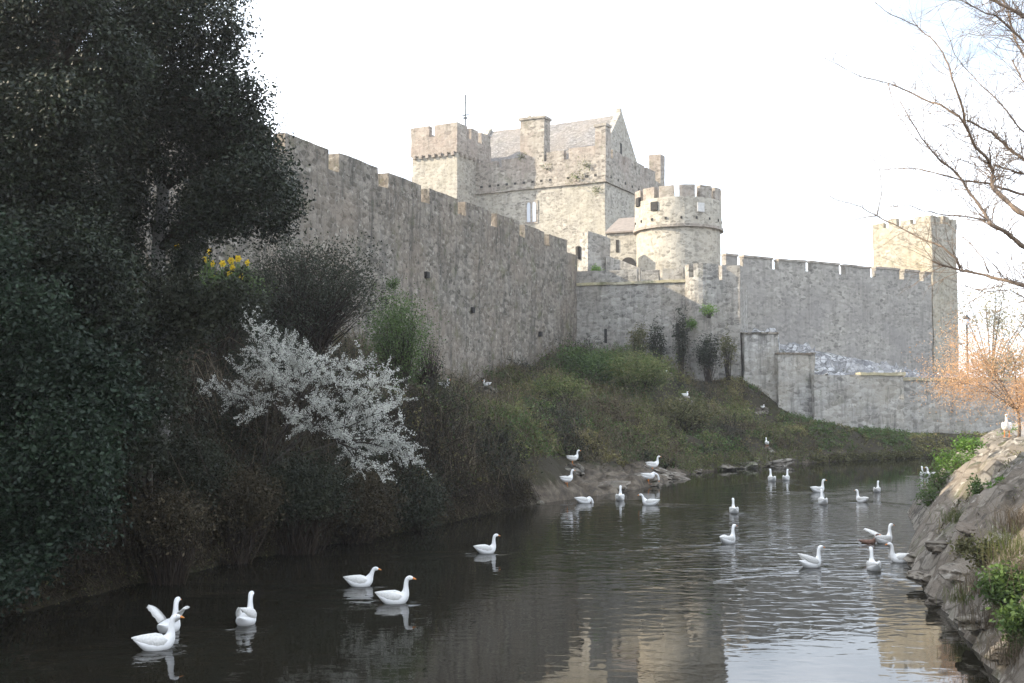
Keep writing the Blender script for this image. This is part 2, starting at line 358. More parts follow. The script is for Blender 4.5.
rocky = (dr_ < dl_) & (dr_ < 3.1)
g.data.polygons.foreach_set('material_index', rocky.astype(np.int32))
def gz(x, y): return float(ground_z([(x, y)])[0])

# path on top of the right bank: a sheet 2 cm above the ground
pm = MB(); row = []
ya = np.arange(8, 62, .5); off = np.linspace(3.0, 8, 16)
RE_s = RE[np.argsort(RE[:, 1])]
ex = np.interp(ya, RE_s[:, 1], RE_s[:, 0])
PX = ex[:, None] + off[None] * 1.05; PY = np.repeat(ya[:, None], len(off), 1)
pp = np.stack([PX.ravel(), PY.ravel()], 1); pz = ground_z(pp, True) + .025
i = np.arange(len(ya) - 1)[:, None] * len(off) + np.arange(len(off) - 1)[None]
pm.raw(np.column_stack([pp, pz]), np.stack([i, i + 1, i + len(off) + 1, i + len(off)], -1).reshape(-1, 4))
tag(pm.build('path', M['path'], smooth=True), kind='structure')

# ------------------------------------------------------------------ geese positions (needed by the water for the wakes)
# px, py(feet/waterline), depth override, heading (0 = right, 90 = away from the camera), pose, size, label
GEESE = [
 (156, 649, None, 25, 'up', 1.0, 'white goose nearest the camera at lower left, overlapping the goose with raised wings'),
 (169, 631, None, 80, 'flare', 1.0, 'white goose with both wings lifted from its back, just behind the nearest goose'),
 (246, 624, None, 86, 'ruffle', 1.0, 'white goose swimming alone away from the camera between the left pair and the middle pair'),
 (360, 586, None, 8, 'low', .95, 'white goose gliding right, the farther of the middle pair on dark water'),
 (394, 603, None, 2, 'up', 1.0, 'white goose in clean profile with bright orange bill, nearer of the middle pair'),
 (486, 553, None, 20, 'up', .92, 'lone white goose close under the dark bank trailing a short wake'),
 (620, 500, None, 80, 'up', 1.05, 'white goose swimming just off the flat rock ledge, seen from behind'),
 (650, 505, None, 165, 'low', 1.0, 'white goose swimming left below the feeding goose, pulling a long thin wake'),
 (584, 503, None, 10, 'dip', 1.0, 'headless looking white goose dipping its head at the rock edge'),
 (728, 543, None, 40, 'up', .95, 'white goose in mid river, nearer of two swimming one behind the other'),
 (734, 513, None, 85, 'up', .95, 'white goose in mid river, farther of two swimming one behind the other'),
 (772, 481, None, 92, 'up', 1.1, 'left goose of the small far pair below the rocky corner of the bank'),
 (786, 480, None, 60, 'up', 1.0, 'right goose of the small far pair below the rocky corner of the bank'),
 (818, 492, None, 20, 'up', 1.05, 'small far goose with a wake, just above another swimming goose'),
 (823, 504, None, 85, 'up', 1.05, 'small white goose right below another, between two crossing wakes'),
 (862, 502, None, 120, 'up', .9, 'small far goose facing the camera left of the last one near the reeds'),
 (877, 492, None, 60, 'up', .9, 'farthest right of the small geese in open water off the green plants'),
 (811, 567, None, 20, 'ruffle', .95, 'white goose with raised tail feathers alone in bright rippled water'),
 (874, 570, None, 85, 'up', .95, 'white goose nearest the right rocks, seen from directly behind'),
 (884, 543, None, 30, 'spread', 1.0, 'white goose stretching one wing out to the left by the right bank'),
 (901, 562, None, 180, 'up', .9, 'white goose facing left tight against the rocks of the right bank'),
 (923, 476, None, 80, 'up', .95, 'distant goose left of a pair half hidden by the green bank plants'),
 (932, 476, None, 150, 'up', .9, 'distant goose right of a pair half hidden by the green bank plants'),
 (573, 465, 44, 10, 'stand', .9, 'white goose standing highest on the rock ledge under the bushes'),
 (567, 487, 40, 25, 'stand', .9, 'white goose standing on the lower left end of the ledge'),
 (653, 472, 47.8, 8, 'stand', 1.05, 'large white goose standing tall at the right tip of the ledge'),
 (649, 484, 45.2, 5, 'graze', 1.0, 'white goose bending its neck down to the water at the right tip of the ledge'),
 (1007, 437, 29.5, 245, 'stand', 1.0, 'big sunlit goose standing on the path beside the young orange tree'),
 (445, 394, 49, 0, 'sit', 1.0, 'white goose resting in the grass at the foot of the long wall, left one'),
 (487, 392, 52, 190, 'sit', .8, 'white goose resting at the foot of the long wall, right one'),
 (664, 377, 62, 0, 'sit', .55, 'tiny white bird resting high on the green slope below the arched turret'),
 (684, 402, 58, 10, 'sit', .7, 'white goose resting halfway up the green slope'),
 (767, 452, 59.5, 90, 'stand', .75, 'white goose standing at the rocky corner by the water below the low walls'),
 (761, 413, 64, 30, 'sit', .55, 'tiny white bird resting at the foot of the tallest low wall'),
]
def water_pt(px, py):
    Y = 18.0
    for _ in range(40):
        p = at(px, py, Y); Y *= CAM[2] / max(.05, (CAM[2] - p.z))
    return at(px, py, Y)

# ------------------------------------------------------------------ river
wx = np.concatenate([[-60, -40], np.arange(-28, 26, .25), np.arange(26, 95, 1.5)]); wy = np.concatenate([np.arange(-30, 10, 2), np.arange(10, 66, .25), [67, 69, 72, 78, 85]])
WX, WY = np.meshgrid(wx, wy); wp = np.stack([WX.ravel(), WY.ravel()], 1)
chop = .035 + .085 * sm((wp[:, 0] + 2.5) / 5) * sm((wp[:, 1] - 14.5) / 7)
chop += .40 * np.exp(-((wp[:, 0] - 6.0 - (wp[:, 1] - 26) * .2) / 3.2) ** 2 - ((wp[:, 1] - 27) / 6.5) ** 2)
chop *= 1 - .75 * sm((wp[:, 1] - 38) / 10)
for gse in GEESE:
    if gse[4] in ('stand', 'graze', 'sit'): continue
    p = water_pt(gse[0], gse[1]); h = R(gse[3]); dx = wp[:, 0] - p.x; dy = wp[:, 1] - p.y
    u = -(dx * math.cos(h) + dy * math.sin(h)); v = -dx * math.sin(h) + dy * math.cos(h)
    arm = np.exp(-((np.abs(v) - .10 - u * .22) / .22) ** 2) * (u > -.3) * np.exp(-np.maximum(u, 0) / 2.2)
    chop += .55 * arm + .3 * np.exp(-(dx ** 2 + dy ** 2) / .35)
m_ = MB(); nx = len(wx); i = np.arange(len(wy) - 1)[:, None] * nx + np.arange(nx - 1)[None]
m_.raw(np.column_stack([wp, np.zeros(len(wp))]), np.stack([i, i + 1, i + nx + 1, i + nx], -1).reshape(-1, 4))
wo = m_.build('river_water', M['water']); tag(wo, kind='structure')
a_ = wo.data.attributes.new('chop', 'FLOAT', 'POINT'); a_.data.foreach_set('value', chop.astype(np.float32))

# ------------------------------------------------------------------ masonry
def prism(bm, pts, z0, z1, step=.6, top=True, bottom=False, zf=None):
    """vertical prism over plan polygon pts; zf(x, y) gives the top height when it slopes"""
    vd = {}
    def V(x, y, z):
        k = (round(x, 3), round(y, 3), round(z, 3))
        if k not in vd: vd[k] = bm.verts.new((x, y, z))
        return vd[k]
    n = len(pts); tops = []; bots = []
    nz = max(1, int(math.ceil((z1 - z0) / step)))
    for i in range(n):
        a = pts[i]; b = pts[(i + 1) % n]; L_ = math.hypot(b[0] - a[0], b[1] - a[1]); nh = max(1, int(math.ceil(L_ / step)))
        for j in range(nh):
            p = [a[0] + (b[0] - a[0]) * j / nh, a[1] + (b[1] - a[1]) * j / nh]; q = [a[0] + (b[0] - a[0]) * (j + 1) / nh, a[1] + (b[1] - a[1]) * (j + 1) / nh]
            zp = zf(*p) if zf else z1; zq = zf(*q) if zf else z1
            for k in range(nz):
                f0, f1 = k / nz, (k + 1) / nz
                vv = [V(*p, z0 + (zp - z0) * f0), V(*q, z0 + (zq - z0) * f0), V(*q, z0 + (zq - z0) * f1), V(*p, z0 + (zp - z0) * f1)]
                try: bm.faces.new(vv)
                except ValueError: pass
            tops.append(V(*p, zp)); bots.append(V(*p, z0))
    if top:
        try: bm.faces.new(tops)
        except ValueError: pass
    if bottom:
        try: bm.faces.new(bots[::-1])
        except ValueError: pass
def rough(bm, amp, f=1.4):
    for v in bm.verts:
        c = v.co
        d = noise.noise_vector((c.x * f, c.y * f, c.z * f)) * amp + noise.noise_vector((c.x * f * .25, c.y * f * .25, c.z * f * .25)) * amp * 1.5
        v.co = c + d
def stone_obj(name, bm, mat, parent, amp=.05):
    rough(bm, amp); bmesh.ops.triangulate(bm, faces=[f for f in bm.faces if len(f.verts) > 4])
    bmesh.ops.recalc_face_normals(bm, faces=bm.faces)
    me = bpy.data.meshes.new(name); bm.to_mesh(me); bm.free()
    o = link_mesh(name, me, mat, parent)
    if parent is not None: world_fix(o, parent)
    return o
def rect(p, d, L_, t, t0=0.0):
    """plan rectangle: from p along unit d for L_, thickness t behind (left normal), starting at t0"""
    nxy = (-d[1], d[0])
    a = (p[0] + nxy[0] * t0, p[1] + nxy[1] * t0); b = (a[0] + d[0] * L_, a[1] + d[1] * L_)
    return [a, b, (b[0] + nxy[0] * t, b[1] + nxy[1] * t), (a[0] + nxy[0] * t, a[1] + nxy[1] * t)]
def unit(x, y): l = math.hypot(x, y); return (x / l, y / l)
def along(p, d, s): return (p[0] + d[0] * s, p[1] + d[1] * s)
def box_in(name, mat, parent, pts, z0, z1, step=.5, amp=.03, bottom=True):
    bm = bmesh.new(); prism(bm, pts, z0, z1, step, True, bottom); return stone_obj(name, bm, mat, parent, amp)
def merlon_row(parent, mat, p, d, t, z, cuts, h, cop=0.0, step=.35, copmat=None, t0=0.015):
    """merlons between (start, end) pairs along d"""
    for (a, b) in cuts:
        hh = h * random.uniform(.93, 1.05)
        box_in('merlon', mat, parent, rect(along(p, d, a), d, b - a, t - .03, t0), z - .04, z + hh, step, .035)
        if cop:
            box_in('coping', copmat or mat, parent, rect(along(p, d, a - .05), d, b - a + .10, t + .08, -.05), z + hh - .03, z + hh + cop, step, .03)

# --- long curtain wall running from the left foreground to the inner wall
wd = unit(13.57, 31.9); W0 = (-9.07, 43.0); WZ = 13.2
S0, S1 = -50.0, 34.6  # near end lengthened out of view to extend the wall's shadow
cw = empty('curtain_wall', (*along(W0, wd, 0), 5), 'long weathered grey curtain wall with battlements receding from behind the evergreens to the keep', 'castle wall')
bm = bmesh.new(); prism(bm, rect(along(W0, wd, S0), wd, S1 - S0, 1.5), 1.0, WZ, .6); stone_obj('wall', bm, M['old_wall'], cw, .07)
gaps = [-49.3, -45.2, -41.1, -37, -32.9, -28.8, -24.7, -20.6, -16.5, -12.4, -8.4, -4.3, -.2, 3.8, 8.0, 12.2, 16.4, 20.6, 24.8, 28.9, 33.0]
cuts = [(gaps[i] + .45, gaps[i + 1] - .45) for i in range(len(gaps) - 1)]
merlon_row(cw, M['old_wall'], W0, wd, .62, WZ, cuts, .82)
for (px, py) in ((472, 310), (540, 334), (426, 275)):       # little drain holes with a stone lip
    s = on_line(px, *W0, *wd); q = along(W0, wd, s); z = at(px, py, q[1]).z
    box_in('drain_spout', M['darkhole'], cw, rect(along(q, wd, -.18), wd, .3, .3, -.14), z - .15, z + .15, .3, .01)

# --- inner wall with half-round turret (middle)
md = unit(1, -.32); M0 = (4.6, 74.6); s_end = on_line(741, *M0, *md)
MZ = 11.3
mw = empty('inner_wall', (*M0, 5), 'pale stone inner wall with a half round turret, facing the river below the round tower', 'castle wall')
bm = bmesh.new(); prism(bm, rect(along(M0, md, -.8), md, s_end + .8, 1.4), 1.5, MZ, .55); stone_obj('wall', bm, M['mid'], mw, .06)
sa, sb = on_line(686, *M0, *md), on_line(721, *M0, *md)
cutpx = [(575, 638), (642, 659), (663, 684)]
merlon_row(mw, M['mid'], M0, md, .55, MZ, [(on_line(a, *M0, *md), on_line(b, *M0, *md)) for a, b in cutpx], .82)
merlon_row(mw, M['mid'], M0, md, .9, MZ, [(on_line(727, *M0, *md), s_end)], .95)
cx = along(M0, md, (sa + sb) / 2); rr = (sb - sa) / 2
def ring_pts(c, r, n, a0=0, a1=2 * math.pi, closed=True):
    return [(c[0] + r * math.cos(a0 + (a1 - a0) * k / (n if closed else n - 1)), c[1] + r * math.sin(a0 + (a1 - a0) * k / (n if closed else n - 1))) for k in range(n)]
tc_ = (cx[0] - md[1] * -.0 + 0, cx[1] + .35)
bm = bmesh.new(); prism(bm, ring_pts(tc_, rr, 26), 2.0, MZ + .12, .45); stone_obj('turret', bm, M['mid'], mw, .05)
def ring_wall(c, r0, r1, a0, a1, z0, z1, n=5):
    return ring_pts(c, r1, n, a0, a1, False) + ring_pts(c, r0, n, a1, a0, False)
for a0, a1 in ((R(182), R(212)), (R(232), R(330)), (R(345), R(380)), (R(60), R(120))):
    box_in('merlon', M['mid'], mw, ring_wall(tc_, rr - .42, rr - .02, a0, a1, 0, 0, 7), MZ + .05, MZ + 1.0, .35, .03)
# string ledge and arrow loops
box_in('ledge', M['coping'], mw, rect(along(M0, md, -.2), md, sa + .3, .2, -.12), MZ - .12, MZ + .06, .4, .04)
for px, py, hh in ((606, 336, .95), (678, 330, .9)):
    s = on_line(px, *M0, *md); q = along(M0, md, s); z = at(px, py, q[1]).z
    box_in('arrow_loop', M['darkhole'], mw, rect(along(q, md, -.09), md, .18, .3, -.075), z - hh / 2, z + hh / 2, .5, .0)
# end return of the inner wall (its right side goes back)
q = along(M0, md, s_end - 1.4); box_in('return_wall', M['mid'], mw, rect(along(q, md, 0), (-md[1], md[0]), 7, -1.395, 0), 1.5, MZ - .03, .6, .05)
# stair parapet and block behind the junction
bk = empty('gate_block', at(590, 300, 79), 'small square stone block with a lit narrow side standing behind the wall junction', 'castle block')
pB = at(588, 231, 78); bd = unit(.86, .5)
pts = [(pB.x, pB.y), along((pB.x, pB.y), bd, 1.9), along(along((pB.x, pB.y), bd, 1.9), (-bd[1], bd[0]), 1.3), along((pB.x, pB.y), (-bd[1], bd[0]), 1.3)]
zt = pB.z
bm = bmesh.new(); prism(bm, pts, 8, zt, .45, zf=lambda x, y: zt - .42 * max(0, ((x - pB.x) * bd[0] + (y - pB.y) * bd[1])) / 1.9)
stone_obj('wall', bm, M['mid'], bk, .05)
pR0, pR1 = at(606, 256, 78.5), at(640, 268, 77.5); rd = unit(pR1.x - pR0.x, pR1.y - pR0.y); rl = math.hypot(pR1.x - pR0.x, pR1.y - pR0.y)
bm = bmesh.new(); prism(bm, rect((pR0.x, pR0.y), rd, rl, .5), 8, 13, .45, zf=lambda x, y: pR0.z + (pR1.z - pR0.z) * min(1, max(0, (x - pR0.x) / (pR1.x - pR0.x))))
stone_obj('stair_parapet', bm, M['mid'], bk, .04)
box_in('loop', M['darkhole'], bk, rect(along((pB.x - .75, pB.y + .9), unit(.5, -.86), 0), unit(.5, -.86), .25, .3, -.1), pB.z - 1.9, pB.z - 1.0, .6, 0)

# --- keep
C0 = tuple(at(605, 200, 95).xy); ku = unit(.885, -.466); kn = (-ku[0], -ku[1]); kv = unit(.466, .885)
def KP(a, b): return (C0[0] - ku[0] * a + kv[0] * b, C0[1] - ku[1] * a + kv[1] * b)   # a along the river face to the left, b back
def krect(a0, a1, b0, b1): return [KP(a1, b0), KP(a0, b0), KP(a0, b1), KP(a1, b1)]
keep = empty('castle_keep', (*KP(6, 5), 8), 'tall pale stone keep with slate roof, chimney and square corner turret, highest of all', 'castle keep')
ZS, ZP = 22.5, 24.7
bm = bmesh.new(); prism(bm, krect(0, 13.2, 0, 14.5), 6, ZS, .8); stone_obj('wall', bm, M['keep'], keep, .05)
bm = bmesh.new(); prism(bm, krect(-.12, 13.2, -.12, 14.6), ZS, ZP, .6); stone_obj('parapet', bm, M['keep_top'], keep, .05)
box_in('string_course', M['keep_top'], keep, krect(-.2, 13.1, -.2, 14.7), ZS - .12, ZS + .06, .8, .02)
def kbox(name, mat, a0, a1, b0, b1, z0, z1, step=.4, amp=.03, parent=keep): return box_in(name, mat, parent, krect(a0, a1, b0, b1), z0, z1, step, amp)
for a0, a1, h in ((.9, 3.4, 1.0), (3.9, 5.6, .85), (8.2, 10.2, .65), (10.7, 13.1, .6)):
    kbox('merlon', M['keep_top'], a0, a1, -.10, .42, ZP - .03, ZP + h)
for b0, b1 in ((1.6, 3.9), (4.6, 6.7), (7.3, 9.4), (10.0, 12.3)):
    kbox('merlon', M['keep_top'], -.10, .42, b0, b1, ZP - .03, ZP + .85)
kbox('corner_turret', M['keep_top'], -.16, .85, -.16, 1.0, ZS + .4, at(605, 125, 95).z)
kbox('turret_cap', M['keep_top'], -.24, .95, -.24, 1.1, at(605, 126, 95).z, at(605, 123.5, 95).z)
kbox('corner_turret', M['keep_top'], -.2, 1.0, 13.5, 14.7, ZS + .4, at(660, 154, 107).z)
for k in range(14):                                           # drain holes above the string course
    kbox('drain_hole', M['darkhole'], .7 + k * .88, .95 + k * .88, -.16, .1, ZS + .42, ZS + .62, .5, 0)
for k in range(7):
    kbox('drain_hole', M['darkhole'], -.16, .1, .9 + k * 1.7, 1.15 + k * 1.7, ZS + .4, ZS + .62, .5, 0)
# roof with two gables
re0, re1, rz0, rz1 = 1.9, 11.9, 24.9, at(619, 113.5, 101.8).z
bm = bmesh.new()
def rv(a, b, z): return bm.verts.new((*KP(a, b), z))
A1 = 15.4; n_ = 24
rows = []
for k in range(n_ + 1):
    a = 1.7 + (A1 - 1.7) * k / n_; sag = .12 * math.sin(math.pi * k / n_)
    rows.append([rv(a, re0, rz0), rv(a, (re0 * 2 + 6.9) / 3, (rz0 * 2 + rz1 - .12) / 3 - sag * .6), rv(a, (re0 + 13.8) / 3, (rz0 + 2 * (rz1 - .12)) / 3 - sag), rv(a, 6.9, rz1 - .12 - sag), rv(a, re1, rz0)])
for k in range(n_):
    for j in range(4): bm.faces.new((rows[k][j], rows[k][j + 1], rows[k + 1][j + 1], rows[k + 1][j]))
roof = stone_obj('roof', bm, M['slate'], keep, .03)
for a0, nm in ((1.5, 'gable'), (15.4, 'gable')):
    bm = bmesh.new(); z_ = rz1 + .1
    f0 = [rv(a0 - .3, re0 - .3, rz0 - 1), rv(a0 - .3, re1 + .3, rz0 - 1), rv(a0 - .3, re1 + .3, rz0), rv(a0 - .3, 6.9, z_ + .15), rv(a0 - .3, re0 - .3, rz0)]
    f1 = [rv(a0 + .25, re0 - .3, rz0 - 1), rv(a0 + .25, re1 + .3, rz0 - 1), rv(a0 + .25, re1 + .3, rz0), rv(a0 + .25, 6.9, z_ + .15), rv(a0 + .25, re0 - .3, rz0)]
    bm.faces.new(f0); bm.faces.new(f1[::-1])
    for k in range(5): bm.faces.new((f0[k], f1[k], f1[(k + 1) % 5], f0[(k + 1) % 5]))
    gb = stone_obj('gable', bm, M['keep'], keep, .02)
kbox('gable_loop', M['darkhole'], 1.17, 1.4, 6.5, 6.9, 26.2, 27.3, .6, 0)
kbox('finial', M['keep'], 1.25, 1.65, 6.7, 7.1, rz1, rz1 + .45, .3, .02)
# chimney
ch = kbox('chimney', M['keep_top'], on_line(545, *C0, *kn), on_line(521, *C0, *kn), -.14, 1.15, ZP - .4, at(533, 118, 98).z)
for nm, z0, z1, g_ in (('chimney_cap', at(533, 119, 98).z, at(533, 116.5, 98).z, .12),):
    kbox(nm, M['keep_top'], on_line(545, *C0, *kn) - g_, on_line(521, *C0, *kn) + g_, -.14 - g_, 1.15 + g_, z0, z1, .4, .02)
for k in range(5):
    a = on_line(545, *C0, *kn) + .2 + k * .45; kbox('chimney_stone', M['keep_top'], a, a + .22, .1, .5, at(533, 117, 98).z, at(533, 115.5 - random.random() * 1.6, 98).z, .3, .02)
# twin light window
wa = on_line(532, *C0, *kn); wz0, wz1 = at(532, 223, 98).z, at(532, 200, 98).z
wf = kbox('window', M['keep_top'], wa - .62, wa + .62, -.06, .2, wz0, wz1, 1, 0)
for s_ in (-.28, .28):
    mb = MB(); pts = []
    for k in range(9):
        t = math.pi * k / 8; pts.append((wa + s_ + .17 * math.cos(t), wz1 - .42 + .27 * math.sin(t)))
    pts = [(wa + s_ + .17, wz0 + .15)] + pts + [(wa + s_ - .17, wz0 + .15)]
    vb = [(*KP(a, -.10), z) for a, z in pts]; vf = [(*KP(a, -.03), z) for a, z in pts]; n = len(pts)
    me = bpy.data.meshes.new('pane'); me.from_pydata(vb + vf, [], [list(range(n))] + [[k, (k + 1) % n, n + (k + 1) % n, n + k] for k in range(n)]); me.update()
    o = link_mesh('pane', me, M['glass'], wf)
# square turret on the left of the river face
tz = at(455, 122.5, 97.9).z
ta0, ta1 = on_line(476, *C0, *kn), on_line(476, *C0, *kn) + 4.8
tur = kbox('square_turret', M['keep'], ta0, ta1, -3.5, 2.5, 6, at(455, 152, 97.9).z, .7, .05)
top_ = kbox('turret_parapet', M['keep_top'], ta0 - .1, ta1 + .1, -3.62, 2.6, at(455, 152, 97.9).z, tz - 1.05, .5, .05)
for a0, a1 in ((ta0 - .1, ta0 + 2.3), (ta0 + 2.9, ta1 + .1)): kbox('merlon', M['keep_top'], a0, a1, -3.6, -3.1, tz - 1.1, tz)
for b0, b1 in ((-3.05, -1.8), (-1.1, .2), (.8, 2.5)):
    kbox('merlon', M['keep_top'], ta0 - .08, ta0 + .4, b0, b1, tz - 1.1, tz); kbox('merlon', M['keep_top'], ta1 - .4, ta1 + .08, b0, b1, tz - 1.1, tz)
for k in range(7): kbox('corbel', M['keep_top'], ta0 + .2 + k * .68, ta0 + .5 + k * .68, -3.78, -3.55, at(455, 155, 97.9).z, at(455, 151, 97.9).z, .5, .01)
for k in range(6):
    kbox('corbel', M['keep_top'], ta0 - .26, ta0 - .05, -3.1 + k * .8, -2.8 + k * .8, at(455, 155, 97.9).z, at(455, 151, 97.9).z, .5, .01)
# mast on the turret
mp_ = KP(on_line(448, *C0, *kn) - 2.5, -1.2)
mast = empty('radio_mast', (*mp_, tz - 1), 'thin dark metal mast with a small cross piece rising from the square turret', 'mast')
mb = MB(); mb.tube([(*mp_, tz - 1.1), (*mp_, tz + 3.2)], .07, 6); mb.build('pole', M['metal'], mast)
mb = MB(); mb.tube([(mp_[0] - .3, mp_[1], tz + 1.25), (mp_[0] + .35, mp_[1], tz + 1.3)], .06, 5); mb.tube([(mp_[0] - .2, mp_[1], tz + 1.0), (mp_[0] + .2, mp_[1], tz + 1.0)], .09, 5); mb.build('cross_piece', M['metal'], mast)

# --- low building with brown roof between keep and round tower
hb = empty('low_building', at(620, 260, 87), 'low sunlit stone building with brown lean-to roof squeezed between keep and round tower', 'building')
hp = at(607, 234, 88); hd = unit(.93, -.36); zt = hp.z
bm = bmesh.new(); prism(bm, rect((hp.x, hp.y), hd, 3.6, 4), 8, zt, .5); stone_obj('wall', bm, M['round'], hb, .04)
bm = bmesh.new(); r_ = rect(along((hp.x, hp.y), hd, -.1), hd, 3.8, 4.2, -.2); prism(bm, r_, zt + .01, zt + .12, .5, zf=lambda x, y: zt + .14 + .42 * ((x - hp.x) * -hd[1] + (y - hp.y) * hd[0] + .2))
stone_obj('roof', bm, M['brownroof'], hb, .02)
for px, py, w_, h_ in ((618, 246, .22, 1.0),):
    q = along((hp.x, hp.y), hd, on_line(px, hp.x, hp.y, *hd)); z = at(px, py, q[1]).z
    box_in('arrow_loop', M['darkhole'], hb, rect(along(q, hd, -w_ / 2), hd, w_, .3, -.07), z - h_ / 2, z + h_ / 2, 1, 0)
q = along((hp.x, hp.y), hd, on_line(629, hp.x, hp.y, *hd)); z = at(629, 265, q[1]).z
bm = bmesh.new(); fr = []; bk_ = []
for k in range(11):
    t = math.pi * k / 10; s = .62 * math.cos(t); fr.append(bm.verts.new((q[0] + hd[0] * s + hd[1] * .06, q[1] + hd[1] * s - hd[0] * .06, z + .62 * math.sin(t))))
fr.append(bm.verts.new((fr[-1].co.x, fr[-1].co.y, z - .8))); fr.append(bm.verts.new((fr[0].co.x, fr[0].co.y, z - .8)))
bm.faces.new(fr); ex_ = bmesh.ops.extrude_face_region(bm, geom=bm.faces[:])
for v in [e for e in ex_['geom'] if isinstance(e, bmesh.types.BMVert)]: v.co += Vector((-hd[1] * .2, hd[0] * .2, 0))
stone_obj('arch', bm, M['darkhole'], hb, 0)

# --- round tower
rc = at(677.8, 200, 80.5); rcx, rcy = rc.x, rc.y; rrad = 44.0 / F * 80.5
rt = empty('round_tower', (rcx, rcy, 8), 'pale round tower with string course and battlements in front of the keep', 'castle tower')
zrt, zrs = at(678, 184, 77.2).z, at(678, 224.5, 77.2).z
def cyl_stone(name, mat, c, r0, r1, z0, z1, parent, amp=.04, seg=60, step=.45, top=True):
    bm = bmesh.new(); nz = max(1, int((z1 - z0) / step)); R_ = []
    for k in range(nz + 1):
        f = k / nz; r = r0 + (r1 - r0) * f; R_.append([bm.verts.new((c[0] + r * math.cos(t * 2 * math.pi / seg), c[1] + r * math.sin(t * 2 * math.pi / seg), z0 + (z1 - z0) * f)) for t in range(seg)])
    for k in range(nz):
        for t in range(seg): bm.faces.new((R_[k][t], R_[k][(t + 1) % seg], R_[k + 1][(t + 1) % seg], R_[k + 1][t]))
    if top: bm.faces.new(R_[-1])
    bm.faces.new(R_[0][::-1])
    return stone_obj(name, bm, mat, parent, amp)
rcc = (rcx, rcy)
cyl_stone('wall', M['round'], rcc, rrad * .975, rrad * .94, 7, zrs, rt)
cyl_stone('parapet', M['round'], rcc, rrad * .985, rrad * .985, zrs, zrt - .85, rt, top=True)
cyl_stone('string_course', M['keep_top'], rcc, rrad * 1.02, rrad * 1.02, zrs - .1, zrs + .09, rt, .02)
nm_ = 13
for k in range(nm_):
    a = R(270) + (k + .15) * 2 * math.pi / nm_
    box_in('merlon', M['keep_top'], rt, ring_wall(rcc, rrad - .6, rrad * .985 - .01, a - .178, a + .178, 0, 0, 7), zrt - .9, zrt + random.uniform(-.05, .05), .35, .035)
for k in range(18):
    a = k * 2 * math.pi / 18 + .1; c = (rcx + math.cos(a) * rrad * .985, rcy + math.sin(a) * rrad * .985); d = (-math.sin(a), math.cos(a))
    box_in('drain_hole', M['darkhole'], rt, rect(along(c, d, -.07), d, .13, .12, -.05), zrs + .45, zrs + .62, .5, 0)
for px, py, mt in ((649, 206, 'darkhole'), (694, 207, 'limestone'), (635, 202, 'darkhole')):
    sx = (px - 677.8) / 44.0 * .985; a = math.pi * 1.5 + math.asin(max(-.98, min(.98, sx))); c = (rcx + math.cos(a) * rrad * .985, rcy + math.sin(a) * rrad * .985); d = (-math.sin(a), math.cos(a)); z = at(px, py, c[1]).z
    box_in('window', M[mt], rt, rect(along(c, d, -.28), d, .56, .2, -.08 if mt == 'darkhole' else -.1), z - .34, z + .3, .5, 0)

# --- great grey wall on the right
gA = at(722, 257, 74.8); gB = at(931, 271, 85.6); gd = unit(gB.x - gA.x, gB.y - gA.y); G0 = (gA.x, gA.y); gl = math.hypot(gB.x - gA.x, gB.y - gA.y)
GZ = at(742, 266.5, 75.8).z
gw = empty('great_wall', (*G0, 5), 'high plain grey wall with wide regular merlons between the turret and the far square tower', 'castle wall')
bm = bmesh.new(); prism(bm, rect(G0, gd, gl, 1.5), 2, GZ, .7); stone_obj('wall', bm, M['big'], gw, .05)
gp = [724, 742, 777, 811, 844, 875, 904, 924, 937]
cuts = [(on_line(gp[i], *G0, *gd) + .30, on_line(gp[i + 1], *G0, *gd) - .30) for i in range(len(gp) - 1)]
cuts[-1] = (cuts[-1][0], gl)
merlon_row(gw, M['big'], G0, gd, .45, GZ, cuts, .68, .12, .4, M['keep_top'])

# --- far square tower
T0 = at(931, 216, 86.0); td_r = unit(.75, .66); td_l = (-td_r[1], td_r[0])
ft = empty('square_tower', (T0.x, T0.y, 4), 'yellowish square tower with ragged top at the right end of the castle', 'castle tower')
TZ = at(931, 222, 86).z
wl, wr = 5.15, 4.1
def TP(a, b): return (T0.x + td_r[0] * a + td_l[0] * b, T0.y + td_r[1] * a + td_l[1] * b)
def trect(a0, a1, b0, b1): return [TP(a0, b0), TP(a1, b0), TP(a1, b1), TP(a0, b1)]
bm = bmesh.new(); prism(bm, trect(0, wr, 0, wl), 1, TZ, .6); stone_obj('wall', bm, M['tower'], ft, .07)
for a0, a1, b0, b1, h in ((0, .5, 0, 1.3, .55), (0, .5, 1.7, 2.6, .4), (0, .5, 2.9, 3.7, .62), (0, .5, 4.1, 5.1, .42), (.6, 1.6, 0, .5, .55), (2.0, 3.0, 0, .5, .75), (3.3, 4.1, 0, .5, .6), (3.6, 4.1, 1, 2.4, .6), (3.6, 4.1, 3, 4.6, .6)):
    box_in('merlon', M['tower'], ft, trect(a0 + .01, a1 - .01, b0 + .01, b1 - .01), TZ - .04, TZ + h, .3, .07)

